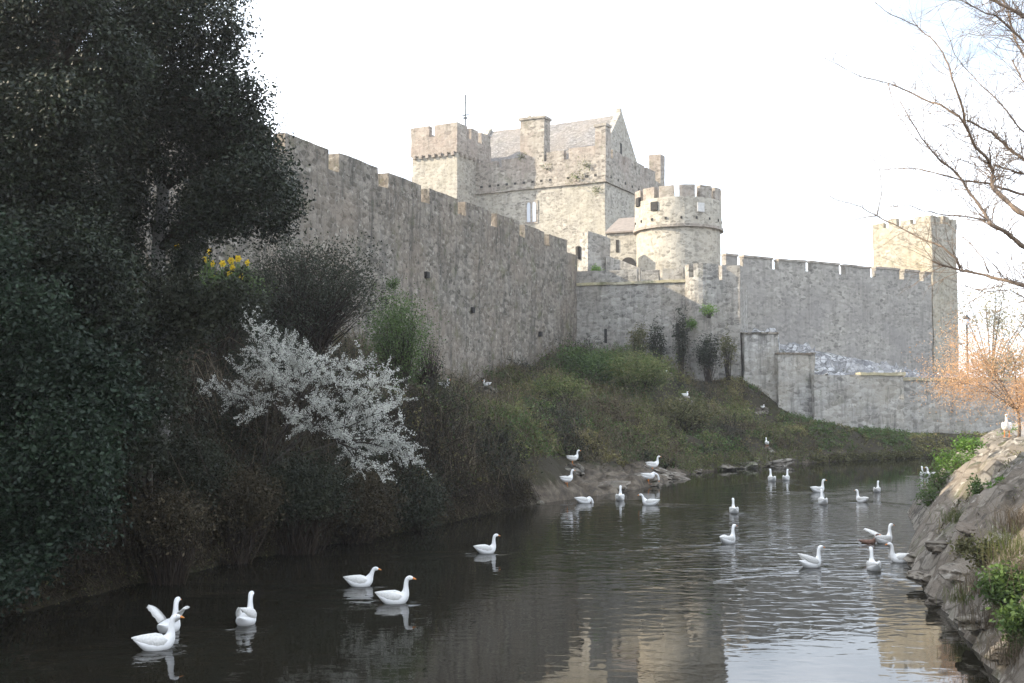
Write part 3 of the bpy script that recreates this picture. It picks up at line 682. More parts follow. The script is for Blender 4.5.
# --- stepped low walls by the river
LW = [(744, 779, 71.0, 348, 470, 'tallest and leftmost of the stepped low river walls, rubble on its top'),
      (778, 815, 70.4, 354, 470, 'second step of the low river walls, narrow with a dark top edge'),
      (814, 904, 69.6, 375, 470, 'wide middle low river wall with a small dark drain hole near its foot'),
      (903, 1150, 70.6, 380, 470, 'longest low river wall with pale coping running right behind the orange tree')]
LZ = []
for idx, (pa, pb, dep, pt, _, lab) in enumerate(LW):
    if idx == 0: pt = 333
    a = at(pa, pt, dep); b = at(pb, pt, dep + (0 if idx < 3 else 1.5)); d = unit(b.x - a.x, b.y - a.y); l = math.hypot(b.x - a.x, b.y - a.y)
    e = empty('low_wall', (a.x, a.y, 1), lab, 'low wall', 'stepped low walls by the river')
    bm = bmesh.new(); prism(bm, rect((a.x, a.y), d, l, 1.0), -.5, a.z, .5); stone_obj('wall', bm, M['low'], e, .07)
    if idx >= 2: box_in('coping', M['coping'], e, rect(along((a.x, a.y), d, (2.9 if idx == 2 else -.05)), d, l - (2.9 if idx == 2 else 0) + .1, 1.1, -.10), a.z - .03, a.z + .16, .45, .05)
    else: box_in('coping', M['rock'], e, rect(along((a.x, a.y), d, -.04), d, l + .06, 1.1, -.06), a.z - .03, a.z + .1, .4, .05)
    if idx == 2:
        q = at(857, 431, dep - .09); box_in('drain_hole', M['darkhole'], e, rect((q.x - .13, q.y), (1, 0), .26, .2), q.z - .2, q.z + .2, .5, 0)
    LZ.append((a, b))
# rubble slope between the low walls and the great wall
bm = bmesh.new(); cols = []
for px in np.arange(745, 1010, 2.0):
    zf_, df = (333, 71.6) if px < 779 else (354, 71.0) if px < 815 else (375, 70.3) if px < 904 else (381, 71.3)
    f = at(px, zf_ + 1, df)
    yb = 340 + (px - 775) * .205 if px > 775 else 332 + (px - 745) * .3
    s = on_line(min(px, 934), *G0, *gd); db = G0[1] + gd[1] * s + .3 if px <= 934 else 87 + (px - 934) * .1
    b = at(px, max(322, yb) + 2, db)
    cols.append([bm.verts.new(f.lerp(b, k / 22) + Vector((0, 0, (1.0 * noise.noise(Vector((px * .09, k * .9, 1))) + .35 * noise.noise(Vector((px * .3, k * 1.7, 5)))) * math.sin(math.pi * min(1, k / 22 + .12))))) for k in range(23)])
for i in range(len(cols) - 1):
    for k in range(22): bm.faces.new((cols[i][k], cols[i + 1][k], cols[i + 1][k + 1], cols[i][k + 1]))
rb = stone_obj('rubble_slope', bm, M['rubble'], None, .12); tag(rb, kind='structure')

# ------------------------------------------------------------------ vegetation
def rot_rand(d, ang):
    a = Vector(d).orthogonal().normalized(); a.rotate(Matrix.Rotation(random.uniform(0, 2 * math.pi), 3, Vector(d)))
    v = Vector(d).copy(); v.rotate(Matrix.Rotation(ang, 3, a)); return v
def branch(mb, p, d, length, rad, depth, ends, sides=4, bend=.25, up=.05, kids=3, spread=.7, shrink=.62):
    """recursive limb; collects twig points in ends"""
    n = 4 if depth else 3; pts = [Vector(p)]; d = Vector(d).normalized()
    for k in range(n):
        d = (d + Vector((random.uniform(-bend, bend), random.uniform(-bend, bend), random.uniform(-bend, bend) + up))).normalized()
        pts.append(pts[-1] + d * length / n)
    mb.tube(pts, np.linspace(rad, rad * (.45 if depth else .25), len(pts)), sides if depth > 1 else 3, cap=False)
    if depth == 0:
        ends.append((pts[1], pts[-1])); return
    for k in range(kids):
        f = random.uniform(.35, 1.0); i = min(n - 1, int(f * n)); q = pts[i].lerp(pts[i + 1], f * n - i)
        branch(mb, q, rot_rand(d, random.uniform(.3, 1) * spread), length * shrink * random.uniform(.75, 1.2), rad * .5, depth - 1, ends, sides, bend, up, kids, spread, shrink)
def cluster(c, rx, ry, rz, nspray, per, spread):
    """leaf points in sprays through an ellipsoid, denser towards the shell"""
    d = RNG.normal(size=(nspray, 3)); d /= np.linalg.norm(d, axis=1)[:, None]
    r = RNG.uniform(.25, 1.0, nspray) ** .5 * (1 + .13 * RNG.normal(size=nspray))
    r = r * np.array([1 + .55 * noise.noise(Vector((q[0] * 1.6 + c[0], q[1] * 1.6 + c[1], q[2] * 1.6))) for q in d])
    ctr = np.array(c) + d * r[:, None] * np.array([rx, ry, rz])
    pts = ctr[:, None] + np.clip(RNG.normal(size=(nspray, per, 3)), -1.7, 1.7) * spread * RNG.uniform(.5, 1.4, (nspray, 1, 1))
    return pts.reshape(-1, 3)

# --- big evergreens on the left. clumps: px, py, depth, rx_px, rz_px
def crown_tree(name, label, base, trunk_pts, trunk_r, clumps, mat, leaf, dens, barkmat, cat='tree', group=None, spread=.16, per=22):
    e = empty(name, base, label, cat, group)
    mb = MB(); mb.tube(trunk_pts, np.linspace(trunk_r, trunk_r * .45, len(trunk_pts)), 9)
    mb.build('trunk', barkmat, e, True)
    lm = MB(); br = MB(); tp = [Vector(t) for t in trunk_pts]
    for (px, py, dp, rx, rz) in clumps:
        c = at(px, py, dp); sx = rx / F * dp; sz = rz / F * dp
        near = min(tp, key=lambda t: (t - c).length + (3 if t.z > c.z else 0))
        mid_ = near.lerp(c, .5) + Vector((random.uniform(-.3, .3), random.uniform(-.3, .3), .2))
        br.tube([near, mid_, c], [.07, .045, .02], 5)
        for _ in range(7):
            q = c + Vector((random.uniform(-sx, sx), random.uniform(-sx, sx), random.uniform(-sz, sz))) * .8
            br.tube([c.lerp(mid_, .3), c.lerp(q, .5) + Vector((0, 0, .08)), q], [.02, .013, .005], 3)
        nsp = int(dens * (rx * rz) / 1600)
        lm.leaves(cluster(c, sx, max(sx, .7) * .9, sz, nsp, per, spread), leaf, .55, .4, .25)
    br.build('branches', M['bark_dark'], e)
    lm.build('crown', mat, e)
    return e
ev1 = [(c[0], c[1], 21 + random.uniform(-1.2, 1.2), c[2], c[3]) for c in [
 (215, -10, 34, 26), (170, 8, 44, 34), (232, 30, 18, 16), (205, 62, 40, 36), (235, 100, 32, 28), (248, 140, 34, 30), (262, 178, 32, 30), (282, 200, 20, 22), (268, 222, 24, 18),
 (195, 110, 44, 36), (205, 160, 40, 36), (220, 205, 36, 30), (228, 220, 24, 14), (150, 60, 46, 40), (140, 110, 46, 40), (130, 160, 40, 36), (125, 210, 34, 34), (190, 225, 26, 30), (185, 262, 14, 24), (118, 262, 28, 34)]]
tb = at(163, 380, 22.5); tb.z = 2.5
tp_ = [(tb.x, tb.y, 2.5), (tb.x - .1, tb.y, 5), tuple(at(158, 250, 22.3)), tuple(at(163, 190, 22)), tuple(at(150, 120, 21.6)), tuple(at(160, 40, 21.4)), tuple(at(180, -40, 21))]
crown_tree('evergreen_tree', 'tall dark evergreen with a pale trunk, its ragged edge reaching furthest right over the wall', tuple(tp_[0]), tp_, .17, ev1, M['holly'], .078, 330, M['bark_pale'], group='dark evergreens on the left bank')
ev2 = [(c[0], c[1], 18.5 + random.uniform(-1.2, 1.5), c[2], c[3]) for c in [
 (-20, 0, 50, 50), (60, -10, 50, 40), (110, 5, 40, 34), (20, 95, 42, 34), (75, 60, 46, 36), (95, 110, 42, 40), (40, 150, 50, 44), (0, 200, 50, 46), (70, 200, 46, 42), (30, 255, 50, 44), (85, 265, 42, 40), (-10, 300, 50, 44), (60, 320, 46, 40), (110, 320, 34, 34), (-30, 100, 44, 50), (5, 30, 50, 50), (120, 60, 30, 30), (130, 20, 40, 30), (60, 110, 44, 40), (0, 250, 50, 50)]]
tb = at(52, 500, 19.5); tp_ = [(tb.x, tb.y, 1.5), tuple(at(50, 350, 19.5)), tuple(at(44, 200, 19.4)), tuple(at(55, 80, 19)), tuple(at(50, -60, 18.8))]
crown_tree('evergreen_tree', 'very dark dense evergreen filling the upper left corner of the view', tuple(tp_[0]), tp_, .2, ev2, M['holly'], .078, 290, M['bark'], group='dark evergreens on the left bank')
ev3 = [(c[0] + random.uniform(-14, 14), c[1] + random.uniform(-12, 12), 16.2 + random.uniform(-.7, .7), c[2], c[3]) for c in [
 (10, 350, 42, 36), (60, 380, 40, 34), (20, 410, 46, 36), (80, 425, 34, 34), (30, 300, 34, 30), (-10, 260, 34, 40), (112, 470, 18, 22), (118, 400, 16, 18), (10, 470, 46, 36), (62, 475, 38, 34), (20, 530, 40, 34), (70, 520, 30, 30), (-10, 580, 30, 26), (100, 375, 30, 30), (-40, 420, 40, 60), (30, 565, 20, 14)]]
tb = at(20, 560, 16.8); tp_ = [(tb.x, tb.y, .5), tuple(at(18, 450, 16.8)), tuple(at(22, 350, 16.9)), tuple(at(15, 260, 17))]
crown_tree('ivy_clad_tree', 'ivy smothered leaning tree at the far left edge, blue green leaves hanging to the water', tuple(tp_[0]), tp_, .16, ev3, M['ivy'], .078, 300, M['bark'])
# a darker mass filling between the trees and the bank
ev4 = [(c[0], c[1], 20.3 + random.uniform(-.6, .8), c[2], c[3]) for c in [(150, 330, 50, 34), (196, 316, 30, 26), (115, 390, 44, 36), (152, 390, 34, 34), (170, 300, 30, 26), (235, 300, 28, 22), (60, 440, 50, 40), (125, 445, 40, 34)]]
tb = at(150, 420, 21); tp_ = [(tb.x, tb.y, 1.5), tuple(at(148, 360, 21)), tuple(at(152, 310, 21))]
crown_tree('holly_bush', 'dark holly bush low under the pale trunk', tuple(tp_[0]), tp_, .08, ev4, M['bush'], .085, 230, M['bark'], 'bush')

# --- shrubs on the bank
def shrub(name, label, px, py, dp, rx, rz, mat, twigmat, leaf=.06, nsp=120, per=14, twigs=200, base_py=None, cat='shrub', group=None, spread=.12, trad=.012):
    c = at(px, py, dp); sx = rx / F * dp; sz = rz / F * dp
    bz = gz(c.x, c.y) - .1 if base_py is None else at(px, base_py, dp).z
    bz = min(bz, c.z - sz * .3)
    e = empty(name, (c.x, c.y, bz), label, cat, group)
    tw = MB(); lf = MB()
    B = Vector((c.x, c.y, bz))
    for _ in range(twigs):
        d = Vector(RNG.normal(size=3)); d.normalize(); r = random.uniform(.6, 1.12)
        q = c + Vector((d.x * sx * r, d.y * sx * r, d.z * sz * r))
        st = B + Vector((random.uniform(-.3, .3) * sx, random.uniform(-.3, .3) * sx, 0))
        md_ = st.lerp(q, .55) + Vector((random.uniform(-.15, .15) * sx, random.uniform(-.15, .15) * sx, random.uniform(0, .25) * sz))
        tw.tube([st, md_, q], [trad * 1.6, trad, trad * .4], 3, False)
    tw.build('stems', twigmat, e)
    lf.leaves(cluster(c, sx, sx, sz, nsp, per, spread), leaf, .5, .3, 0)
    lf.build('foliage', mat, e)
    return e
shrub('evergreen_bush', 'large dark rounded bush against the long wall, right of the daffodils', 305, 292, 35, 72, 46, M['bush'], M['twig'], .085, 1500, 16, 500, group=None, spread=.2, base_py=352, trad=.014)
shrub('evergreen_bush', 'dark bush filling the gap below the daffodils', 222, 302, 32, 44, 30, M['bush'], M['twig'], .085, 800, 16, 200, base_py=350, spread=.2)
shrub('ivy_bush', 'brighter green ivy bush against the long wall at the right of the dark bush', 398, 338, 42, 26, 40, M['green'], M['twig'], .09, 620, 18, 160, base_py=395, spread=.36)
shrub('ivy_bush', 'thin dark twiggy bush at the right foot of the green ivy bush', 428, 365, 44, 16, 26, M['bush'], M['twig'], .07, 90, 12, 200, base_py=398, spread=.16)
shrub('green_bush', 'broad green bush at the corner where the long wall meets the inner wall', 588, 372, 66, 42, 22, M['green'], M['twig'], .15, 900, 14, 160, base_py=395, spread=.3)
shrub('green_bush', 'low green bush right below the green corner bush', 640, 372, 64, 36, 16, M['grass'], M['twig'], .14, 600, 14, 120, base_py=392, spread=.3)
for px, py, rx, rz, mt, lab in ((638, 340, 10, 20, 'olive', 'thin bare sapling left of the wall climbers'), (657, 346, 9, 24, 'bush', 'dark narrow climber in front of the inner wall, second from left'), (681, 340, 7, 32, 'bush', 'tallest dark ivy column on the inner wall with a pointed top'), (708, 352, 12, 22, 'bush', 'wide dark shrub under the bright green tuft'), (728, 350, 7, 22, 'olive', 'thin grey shrub next to the corner of the inner wall')):
    q = along(M0, md, on_line(px, *M0, *md)); shrub('wall_climber', lab, px, py, q[1] - 1.6, rx * .9, rz * .8, M[mt], M['twig'], .14, int(rx * rz / 1.6), 12, int(rx * rz / 5), base_py=py + rz + 8, group='climbers on the inner wall', spread=.16, trad=.016)
for px, py, r_, lab in ((709, 311, 6.5, 'bright green tuft growing out of the half round turret'), (691, 324, 5, 'smaller green tuft growing on the wall left of the bright tuft'), (596, 271, 5, 'green plant on top of the wall junction by the square block')):
    q = along(M0, md, on_line(px, *M0, *md)); shrub('wall_tuft', lab, px, py, q[1] - (1.3 if px > 680 else -.6), r_, r_ * .8, M['lime'], M['twig'], .12, 60, 9, 20, base_py=py + r_ * 1.1, cat='plant', group='green tufts on the walls', spread=.12)
shrub('wall_tuft', 'small green tuft high on the long wall above the ivy bush', 393, 284, 50, 6, 5, M['green'], M['twig'], .09, 50, 9, 15, base_py=288, cat='plant', group='green tufts on the walls', spread=.1)
for px, py, r_, b in ((577, 178, 9, 0), (586, 164, 6, 0), (597, 190, 5, 0), (522, 156, 5, 0), (547, 168, 4, 0)):
    a = on_line(px, *C0, *kn); q = KP(a, -.25); shrub('wall_moss_tuft', {577: 'yellow green growth patch low on the keep parapet near the corner', 586: 'yellow green growth patch high on the keep parapet near the corner', 597: 'small green tuft on the keep string course at the corner', 522: 'dark green tuft below the keep chimney', 547: 'faint green tuft right of the keep chimney'}[px], px, py, q[1], r_, r_ * .7, M['grass'], M['twig'], .16, int(r_ * 5), 5, 8, base_py=py + r_ * .4, cat='plant', group='tufts on the keep', spread=.2)

def hit(px, py, y0=9, y1=60):
    Y = np.arange(y0, y1, .06); pr = np.array([tuple(at(px, py, y)) for y in Y]); zz = ground_z(pr[:, :2]); k = np.argmax((pr[:, 2] < zz) & ~inside(pr[:, :2])); return Vector(pr[k]) if k else at(px, py, 25)
CLEAR = [tuple(hit(g_[0], g_[1], 20, 75).xy) for g_ in GEESE if g_[4] in ('stand', 'sit', 'graze')]
# --- twiggy undergrowth carpets (nobody could count the stems)
def undergrowth(name, label, region, n_cane, cane, n_leaf, leaf, tmat, lmat, seed=0):
    """region(P)->mask ; canes arching over and a scatter of leaves, both rooted on the bank"""
    rng = np.random.default_rng(seed); pts = []
    x0, x1, y0, y1, fn = region
    while len(pts) < n_cane:
        q = np.column_stack([rng.uniform(x0, x1, 4000), rng.uniform(y0, y1, 4000)])
        q = q[fn(q)]
        for cx_, cy_ in CLEAR:
            ux, uy = cx_ / math.hypot(cx_, cy_), cy_ / math.hypot(cx_, cy_); dx = q[:, 0] - cx_; dy = q[:, 1] - cy_; al = -(dx * ux + dy * uy); cr_ = np.abs(-dx * uy + dy * ux)
            q = q[~((al > -.5) & (al < 5.5 + .04 * cy_) & (cr_ < .95))]; dx = None
        pts.extend(q.tolist())
    pts = np.array(pts[:n_cane]); z = ground_z(pts)
    hf = np.array([.75 + 1.3 * noise.noise(Vector((x * .45, y * .4, seed * .37))) for x, y in pts]).clip(.65 if y1 < 45 else .3, 1.6) * np.where(pts[:, 0] > 15, .45, 1)
    tw = MB(); lp = []
    for k in range(n_cane):
        h = cane * hf[k] * rng.uniform(.4, 1.3); a = rng.uniform(0, 2 * np.pi); b = np.array([np.cos(a), np.sin(a) - .3, 0]) * h * rng.uniform(.3, 1.0)
        p0 = np.array([pts[k, 0], pts[k, 1], z[k] - .05]); p1 = p0 + b * .35 + [0, 0, h * .7]; p2 = p0 + b * .8 + [0, 0, h * .85]; p3 = p0 + b * 1.25 + [0, 0, h * rng.uniform(.15, .7)]
        tw.tube([p0, p1, p2, p3], [.012, .010, .007, .003], 3, False)
        m = n_leaf; t = rng.uniform(0, 1, m)[:, None]
        c = np.where(t < .5, p0 + (p1 - p0) * t * 2, np.where(t < .75, p1 + (p2 - p1) * (t - .5) * 4, p2 + (p3 - p2) * (t - .75) * 4))
        lp.append(c + rng.normal(size=(m, 3)) * .09 * max(.5, cane))
    e = tag(tw.build(name, tmat), label, 'undergrowth', None, 'stuff')
    lm = MB(); lm.leaves(np.concatenate(lp), leaf, .5, .2, .1); lo = lm.build('leaves', lmat, None); lo.parent = e
    return e
def left_side(q, dmin, dmax):
    dl = seg_dist(q, LE); return (~inside(q)) & (dl < seg_dist(q, RE)) & (dl > dmin) & (dl < dmax)
low = lambda q: (ground_z(q) < .5) & (q[:, 1] > 36) & (q[:, 1] < 50)
wall_x = lambda y: W0[0] + (y - W0[1]) * wd[0] / wd[1]
front = lambda q: q[:, 0] > wall_x(q[:, 1]) + .4
undergrowth('bramble_thicket', 'dark brown bramble thicket on the near left bank', (-14, -1, 14, 34, lambda q: left_side(q, -.0, 6) & front(q)), 6500, 1.25, 18, .06, M['twig'], M['brown'], 1)
undergrowth('ivy_groundcover', 'dark green leaves mixed into the near left bank thicket', (-14, 0, 14, 40, lambda q: left_side(q, .1, 8) & front(q) & (np.sin(q[:, 0] * 1.7) + np.sin(q[:, 1] * 1.1) > -.2)), 4200, 1.15, 30, .07, M['twig'], M['bush'], 2)
undergrowth('bank_thicket', 'mixed brown and olive thicket on the middle bank', (-8, 6, 29, 60, lambda q: left_side(q, .0, 14) & front(q) & ~low(q)), 3400, .85, 14, .07, M['twig_pale'], M['olive'], 3)
undergrowth('bank_grass', 'rough green grass patches on the far slope', (-4, 16, 36, 74, lambda q: left_side(q, .8, 25) & front(q) & ~low(q) & (q[:, 1] < 71.6 - .25 * q[:, 0] + 1.5) & (np.sin(q[:, 0] * .9 + 1) + np.sin(q[:, 1] * .6) > -.3)), 4200, .5, 16, .12, M['twig_pale'], M['grass'], 4)
undergrowth('dry_bracken', 'dry brown growth over the far slope below the inner wall', (-4, 17, 44, 72, lambda q: left_side(q, .3, 24) & front(q) & ~low(q)), 3800, .65, 10, .11, M['twig_pale'], M['far_brown'], 5)
undergrowth('waterside_growth', 'brown and green growth along the foot of the low walls', (14, 44, 60, 70.3, lambda q: left_side(q, .2, 9)), 1800, .35, 12, .12, M['twig'], M['olive'], 6)
undergrowth('hanging_stems', 'pale dead stems trailing over the dark water edge of the left bank', (-10, 0, 15, 36, lambda q: left_side(q, -.1, .35)), 2200, .6, 8, .05, M['twig'], M['brown'], 8)

def patch(sd_, thr): return lambda q: np.array([noise.noise(Vector((x * .33 + sd_, y * .26, sd_))) for x, y in q]) > thr
p1, p2, p3 = patch(3.3, .12), patch(9.1, .18), patch(17.7, .2)
undergrowth('green_bramble', 'fresh green bramble patches over the middle and far bank', (-6, 38, 30, 74, lambda q: left_side(q, .3, 25) & front(q) & ~low(q) & ((q[:, 0] < 16) | (q[:, 1] < 69.3)) & p1(q)), 3800, .75, 22, .11, M['twig_pale'], M['green'], 21)
undergrowth('yellow_grass', 'yellowish grass patches on the middle and far bank', (-6, 38, 30, 74, lambda q: left_side(q, .3, 25) & front(q) & ~low(q) & ((q[:, 0] < 16) | (q[:, 1] < 69.3)) & p2(q)), 3200, .6, 20, .10, M['twig_pale'], M['yellowish'], 22)
undergrowth('dark_bramble', 'dark bramble mounds on the middle bank', (-8, 12, 26, 70, lambda q: left_side(q, .3, 25) & front(q) & ~low(q) & p3(q)), 1600, 1.0, 26, .10, M['twig'], M['bush'], 23)
undergrowth('dead_canes', 'pale dead canes sticking out of the scrub on the left bank', (-11, 16, 16, 70, lambda q: left_side(q, .3, 22) & front(q) & ~low(q)), 1500, 1.45, 3, .05, M['twig_pale'], M['olive'], 41)
def edge_fringe(name, label, y0, y1, n, tmat, lmat, leaf, seed, h=.8, m=10):
    rng = np.random.default_rng(seed); tw = MB(); lp = []
    d = np.hypot(*np.diff(LE, axis=0).T); cum = np.concatenate([[0], np.cumsum(d)])
    k = 0
    while k < n:
        t = rng.uniform(0, cum[-1]); x = np.interp(t, cum, LE[:, 0]); y = np.interp(t, cum, LE[:, 1])
        if not y0 < y < y1: continue
        i = min(len(LE) - 2, int(np.searchsorted(cum, t)) - 1); tg = (LE[i + 1] - LE[i]) / d[i]; nr = np.array([tg[1], -tg[0]])   # towards the river
        back = np.array([x, y]) - nr * rng.uniform(.1, .8); zb = h * rng.uniform(.5, 1.2); o = rng.uniform(-.05, .32); sl = rng.normal() * .25
        p0 = np.array([*back, .2]); p1 = np.array([back[0] + nr[0] * .2, back[1] + nr[1] * .2, zb]); f = np.array([x, y]) + nr * o + tg * sl
        p2 = np.array([*((p1[:2] + f) / 2), zb * .8]); p3 = np.array([*f, rng.uniform(.0, .25)])
        tw.tube([p0, p1, p2, p3], [.011, .009, .007, .003], 3, False)
        u = rng.uniform(0, 1, m)[:, None]; c = np.where(u < .4, p1 + (p2 - p1) * u * 2.5, p2 + (p3 - p2) * (u - .4) / .6); c = c + rng.normal(size=(m, 3)) * .07; c[:, 2] = np.maximum(c[:, 2], .05)
        lp.append(c); k += 1
    e = tag(tw.build(name, tmat), label, 'undergrowth', None, 'stuff')
    lm = MB(); lm.leaves(np.concatenate(lp), leaf, .5, .2, .3); lo = lm.build('leaves', lmat, None); lo.parent = e
edge_fringe('overhanging_growth', 'dark brown growth hanging over the near left waterline', 12, 36, 3600, M['twig'], M['brown'], .055, 31, .75, 14)
edge_fringe('overhanging_grass', 'mixed dry stems hanging over the near left waterline', 12, 36, 1000, M['twig_pale'], M['olive'], .05, 32, .6, 8)
edge_fringe('far_waterside_growth', 'olive growth hanging over the far waterline below the low walls', 60, 69, 1800, M['twig'], M['olive'], .10, 33, .4, 12)
edge_fringe('far_waterside_grass', 'sparse green growth over the far rocky waterline', 50, 60, 350, M['twig_pale'], M['grass'], .09, 34, .8, 12)
# --- individual green bushes on the middle slope
for i, (px, py, dp, rx, rz, mt, lab) in enumerate([
 (500, 470, 38.5, 34, 20, 'bush', 'low dark green bush just left of the rock ledge'),
 (476, 438, 41, 28, 20, 'olive', 'olive bush on the slope below the resting geese'),
 (535, 425, 51, 26, 22, 'green', 'green bush above the ledge geese, left of the grassy slope'),
 (625, 448, 56, 18, 9, 'green', 'small fresh green clump behind the ledge'),
 (560, 395, 57, 30, 18, 'grass', 'light green bush halfway up beside the long wall'),
 (700, 450, 56.5, 40, 12, 'green', 'long low green hedge-like clump above the water at the slope foot'),
 (780, 449, 61, 9, 8, 'green', 'small green clump right of the goose at the rocky corner'),
 (600, 420, 55, 30, 18, 'brown', 'brown thorny bush in the middle of the slope'),
 (680, 415, 60, 36, 16, 'olive', 'olive bush spread below the halfway goose'),
 (735, 425, 63, 24, 16, 'grass', 'pale green bush below the corner of the inner wall'),
 (440, 500, 32.8, 36, 34, 'brown', 'brown leafless bush overhanging the water below the blossom'),
 (395, 440, 36, 36, 30, 'brown', 'brown bush right behind the blossom branches')]):
    shrub('bank_bush', lab, px, py, dp, rx, rz, M['far_brown' if mt == 'brown' and dp > 40 else mt], M['twig'], .0024 * dp, int(rx * rz / 1.5), 14, int(rx * rz / 4), group='bushes on the middle slope', spread=.0045 * dp, trad=.00028 * dp + .003)

for i, (px, py, dp, rx, rz, mt, lab) in enumerate([
 (180, 470, 22.5, 46, 32, 'bush', 'dark leafy bush low on the near bank left of the blossom stems'),
 (235, 500, 23.2, 44, 28, 'brown', 'brown bush directly below the blossom stems'),
 (300, 490, 24.6, 46, 30, 'bush', 'dark bush under the middle of the blossom branches'),
 (355, 500, 26.6, 42, 26, 'brown', 'brown bush under the right end of the blossom branches'),
 (205, 440, 25.5, 46, 34, 'bush', 'dark bush behind the left tip of the blossom branches'),
 (330, 440, 29.5, 60, 46, 'bush', 'wide dark bush right behind the blossom'),
 (170, 520, 20.6, 34, 22, 'brown', 'low brown bush at the near waterline behind the swimming pair'),
 (270, 370, 31, 46, 38, 'bush', 'dark bush above and behind the top of the blossom'),
 (410, 500, 29, 36, 26, 'bush', 'dark bush at the waterline right of the blossom')]):
    shrub('bank_bush', lab, px, py, dp, rx, rz, M[mt], M['twig'], .07, int(rx * rz / 1.3), 14, int(rx * rz / 6), group='dark bushes on the near bank', spread=.17, trad=.008)
# --- blackthorn in blossom
def blackthorn():
    base = at(262, 470, 25.5); base.z = gz(base.x, base.y)
    e = empty('blackthorn_bush', tuple(base), 'leafless blackthorn covered in white blossom leaning over the dark bank', 'flowering shrub')
    st = MB(); bl = MB(); pts = []
    fork = at(300, 440, 25.2)
    st.tube([base, at(275, 462, 25.3), fork], [.05, .04, .03], 6)
    tg = [(246, 316), (262, 328), (285, 338), (305, 350), (332, 352), (352, 366), (366, 362), (388, 372), (372, 395), (400, 398), (405, 425), (398, 440), (422, 463), (408, 458), (380, 455), (360, 470), (345, 440), (330, 415), (300, 395), (275, 372), (238, 372), (256, 356), (205, 392), (226, 408), (250, 418), (300, 430), (330, 440), (355, 420), (340, 385), (320, 375), (290, 365), (385, 478), (370, 420), (390, 410), (232, 392), (262, 400), (395, 385), (350, 400), (415, 448), (270, 345), (290, 400), (305, 385), (315, 410), (282, 386), (300, 418), (322, 398), (310, 365), (296, 352), (338, 425), (286, 415), (262, 378), (312, 432), (345, 455), (330, 400)]
    forks = [at(285, 432, 25.3), at(315, 425, 25), at(338, 442, 25), at(300, 398, 25.2), at(268, 405, 25.4)]
    for f_ in forks: st.tube([base, base.lerp(f_, .5) + Vector((0, 0, .1)), f_], [.035, .028, .02], 5)
    for (px, py) in tg:
        fork = min(forks, key=lambda f_: (f_ - at(px, py, 25)).length + random.uniform(0, .8))
        dp = 25 + random.uniform(-1.1, 1.0); t = at(px, py, dp)
        m1 = fork.lerp(t, .35) + Vector((random.uniform(-.1, .1), random.uniform(-.2, .2), .12)); m2 = fork.lerp(t, .7) + Vector((0, 0, .12))
        path = [fork, m1, m2, t]; st.tube(path, [.022, .015, .010, .004], 4, False)
        far = (t - fork).length
        for k in range(int(6 + far * 9)):
            f = random.uniform(.42, 1.0); i = 1 if f < .7 else 2; q = path[i].lerp(path[i + 1], (f - .35) / .35 if i == 1 else (f - .7) / .3)
            d = (t - fork).normalized() * .5 + Vector((random.uniform(-1, 1), random.uniform(-1, 1), random.uniform(-.6, .9))); d.normalize(); l = random.uniform(.14, .55)
            qe = q + d * l; st.tube([q, q.lerp(qe, .5) + Vector((0, 0, .02)), qe], [.006, .004, .002], 3, False)
            nb = int(l * 190 * random.uniform(.4, 1.2)); tt = RNG.uniform(.1, 1, nb)[:, None]
            pts.append(np.array(q)[None] + (np.array(qe) - np.array(q))[None] * tt + RNG.normal(size=(nb, 3)) * .02)
    st.build('branches', M['bark_dark'], e)
    bl.leaves(np.concatenate(pts), .029, .85, .6, 0); bl.build('blossom', M['blossom'], e)
blackthorn()
# loose dead stems
for i, (a, b, dp, lab) in enumerate([((120, 545), (75, 480), 21, 'short pale dead stem leaning at the near left bank'), ((128, 548), (133, 495), 21, 'thin pale dead stick standing in the near left thicket'), ((275, 515), (215, 600), 24, '')][:2]):
    e = MB(); p0, p1 = at(*a, dp), at(*b, dp - .3); e.tube([p0, p0.lerp(p1, .5) + Vector((.04, 0, .03)), p1], [.018, .014, .006], 5)
    tag(e.build('dead_stem', M['twig_pale']), lab, 'dead branch')

# --- daffodils on the bank by the long wall
def daffodil():
    e = empty('daffodil', (0, 0, 0))
    s = MB(); s.tube([(0, 0, -.25), (.01, 0, .0), (.02, 0, .27)], [.012, .012, .008], 5); s.build('stem', M['green'], e)
    lf = MB()
    for k in range(4):
        a = k * 1.6 + .4; d = np.array([math.cos(a), math.sin(a), 0]); sd_ = np.array([-d[1], d[0], 0]) * .014
        lf.raw([-sd_ + [0, 0, -.2], sd_ + [0, 0, -.2], sd_ + d * .05 + [0, 0, .15], -sd_ + d * .05 + [0, 0, .15], d * .11 + [0, 0, .26]], [(0, 1, 2, 3)], [(3, 2, 4)])
    lf.build('leaves', M['green'], e)
    b = MB()
    for k in range(6):
        a = k * math.pi / 3; d = np.array([0, math.cos(a), math.sin(a)]); t = np.array([0, -math.sin(a), math.cos(a)]); c = np.array([.02, 0, .29])
        b.raw([c, c + d * .05 + t * .03 + [-.01, 0, 0], c + d * .085, c + d * .05 - t * .03 + [-.01, 0, 0]], [(0, 1, 2, 3)])
    b.tube([(.02, 0, .29), (-.0, 0, .29), (-.03, 0, .29)], [.02, .026, .036], 8, False)
    b.build('bloom', M['yellow'], e)
    return e
def copy_tree(o, parent=None):
    c = o.copy(); COL.objects.link(c)
    if parent is not None: c.parent = parent
    for ch_ in list(o.children): copy_tree(ch_, c)
    return c
daf = daffodil()
dps = [(209, 250), (212, 262), (223, 262), (231, 259), (232, 266), (238, 257), (247, 261), (214, 272), (229, 272), (241, 275), (205, 258), (176, 244)]
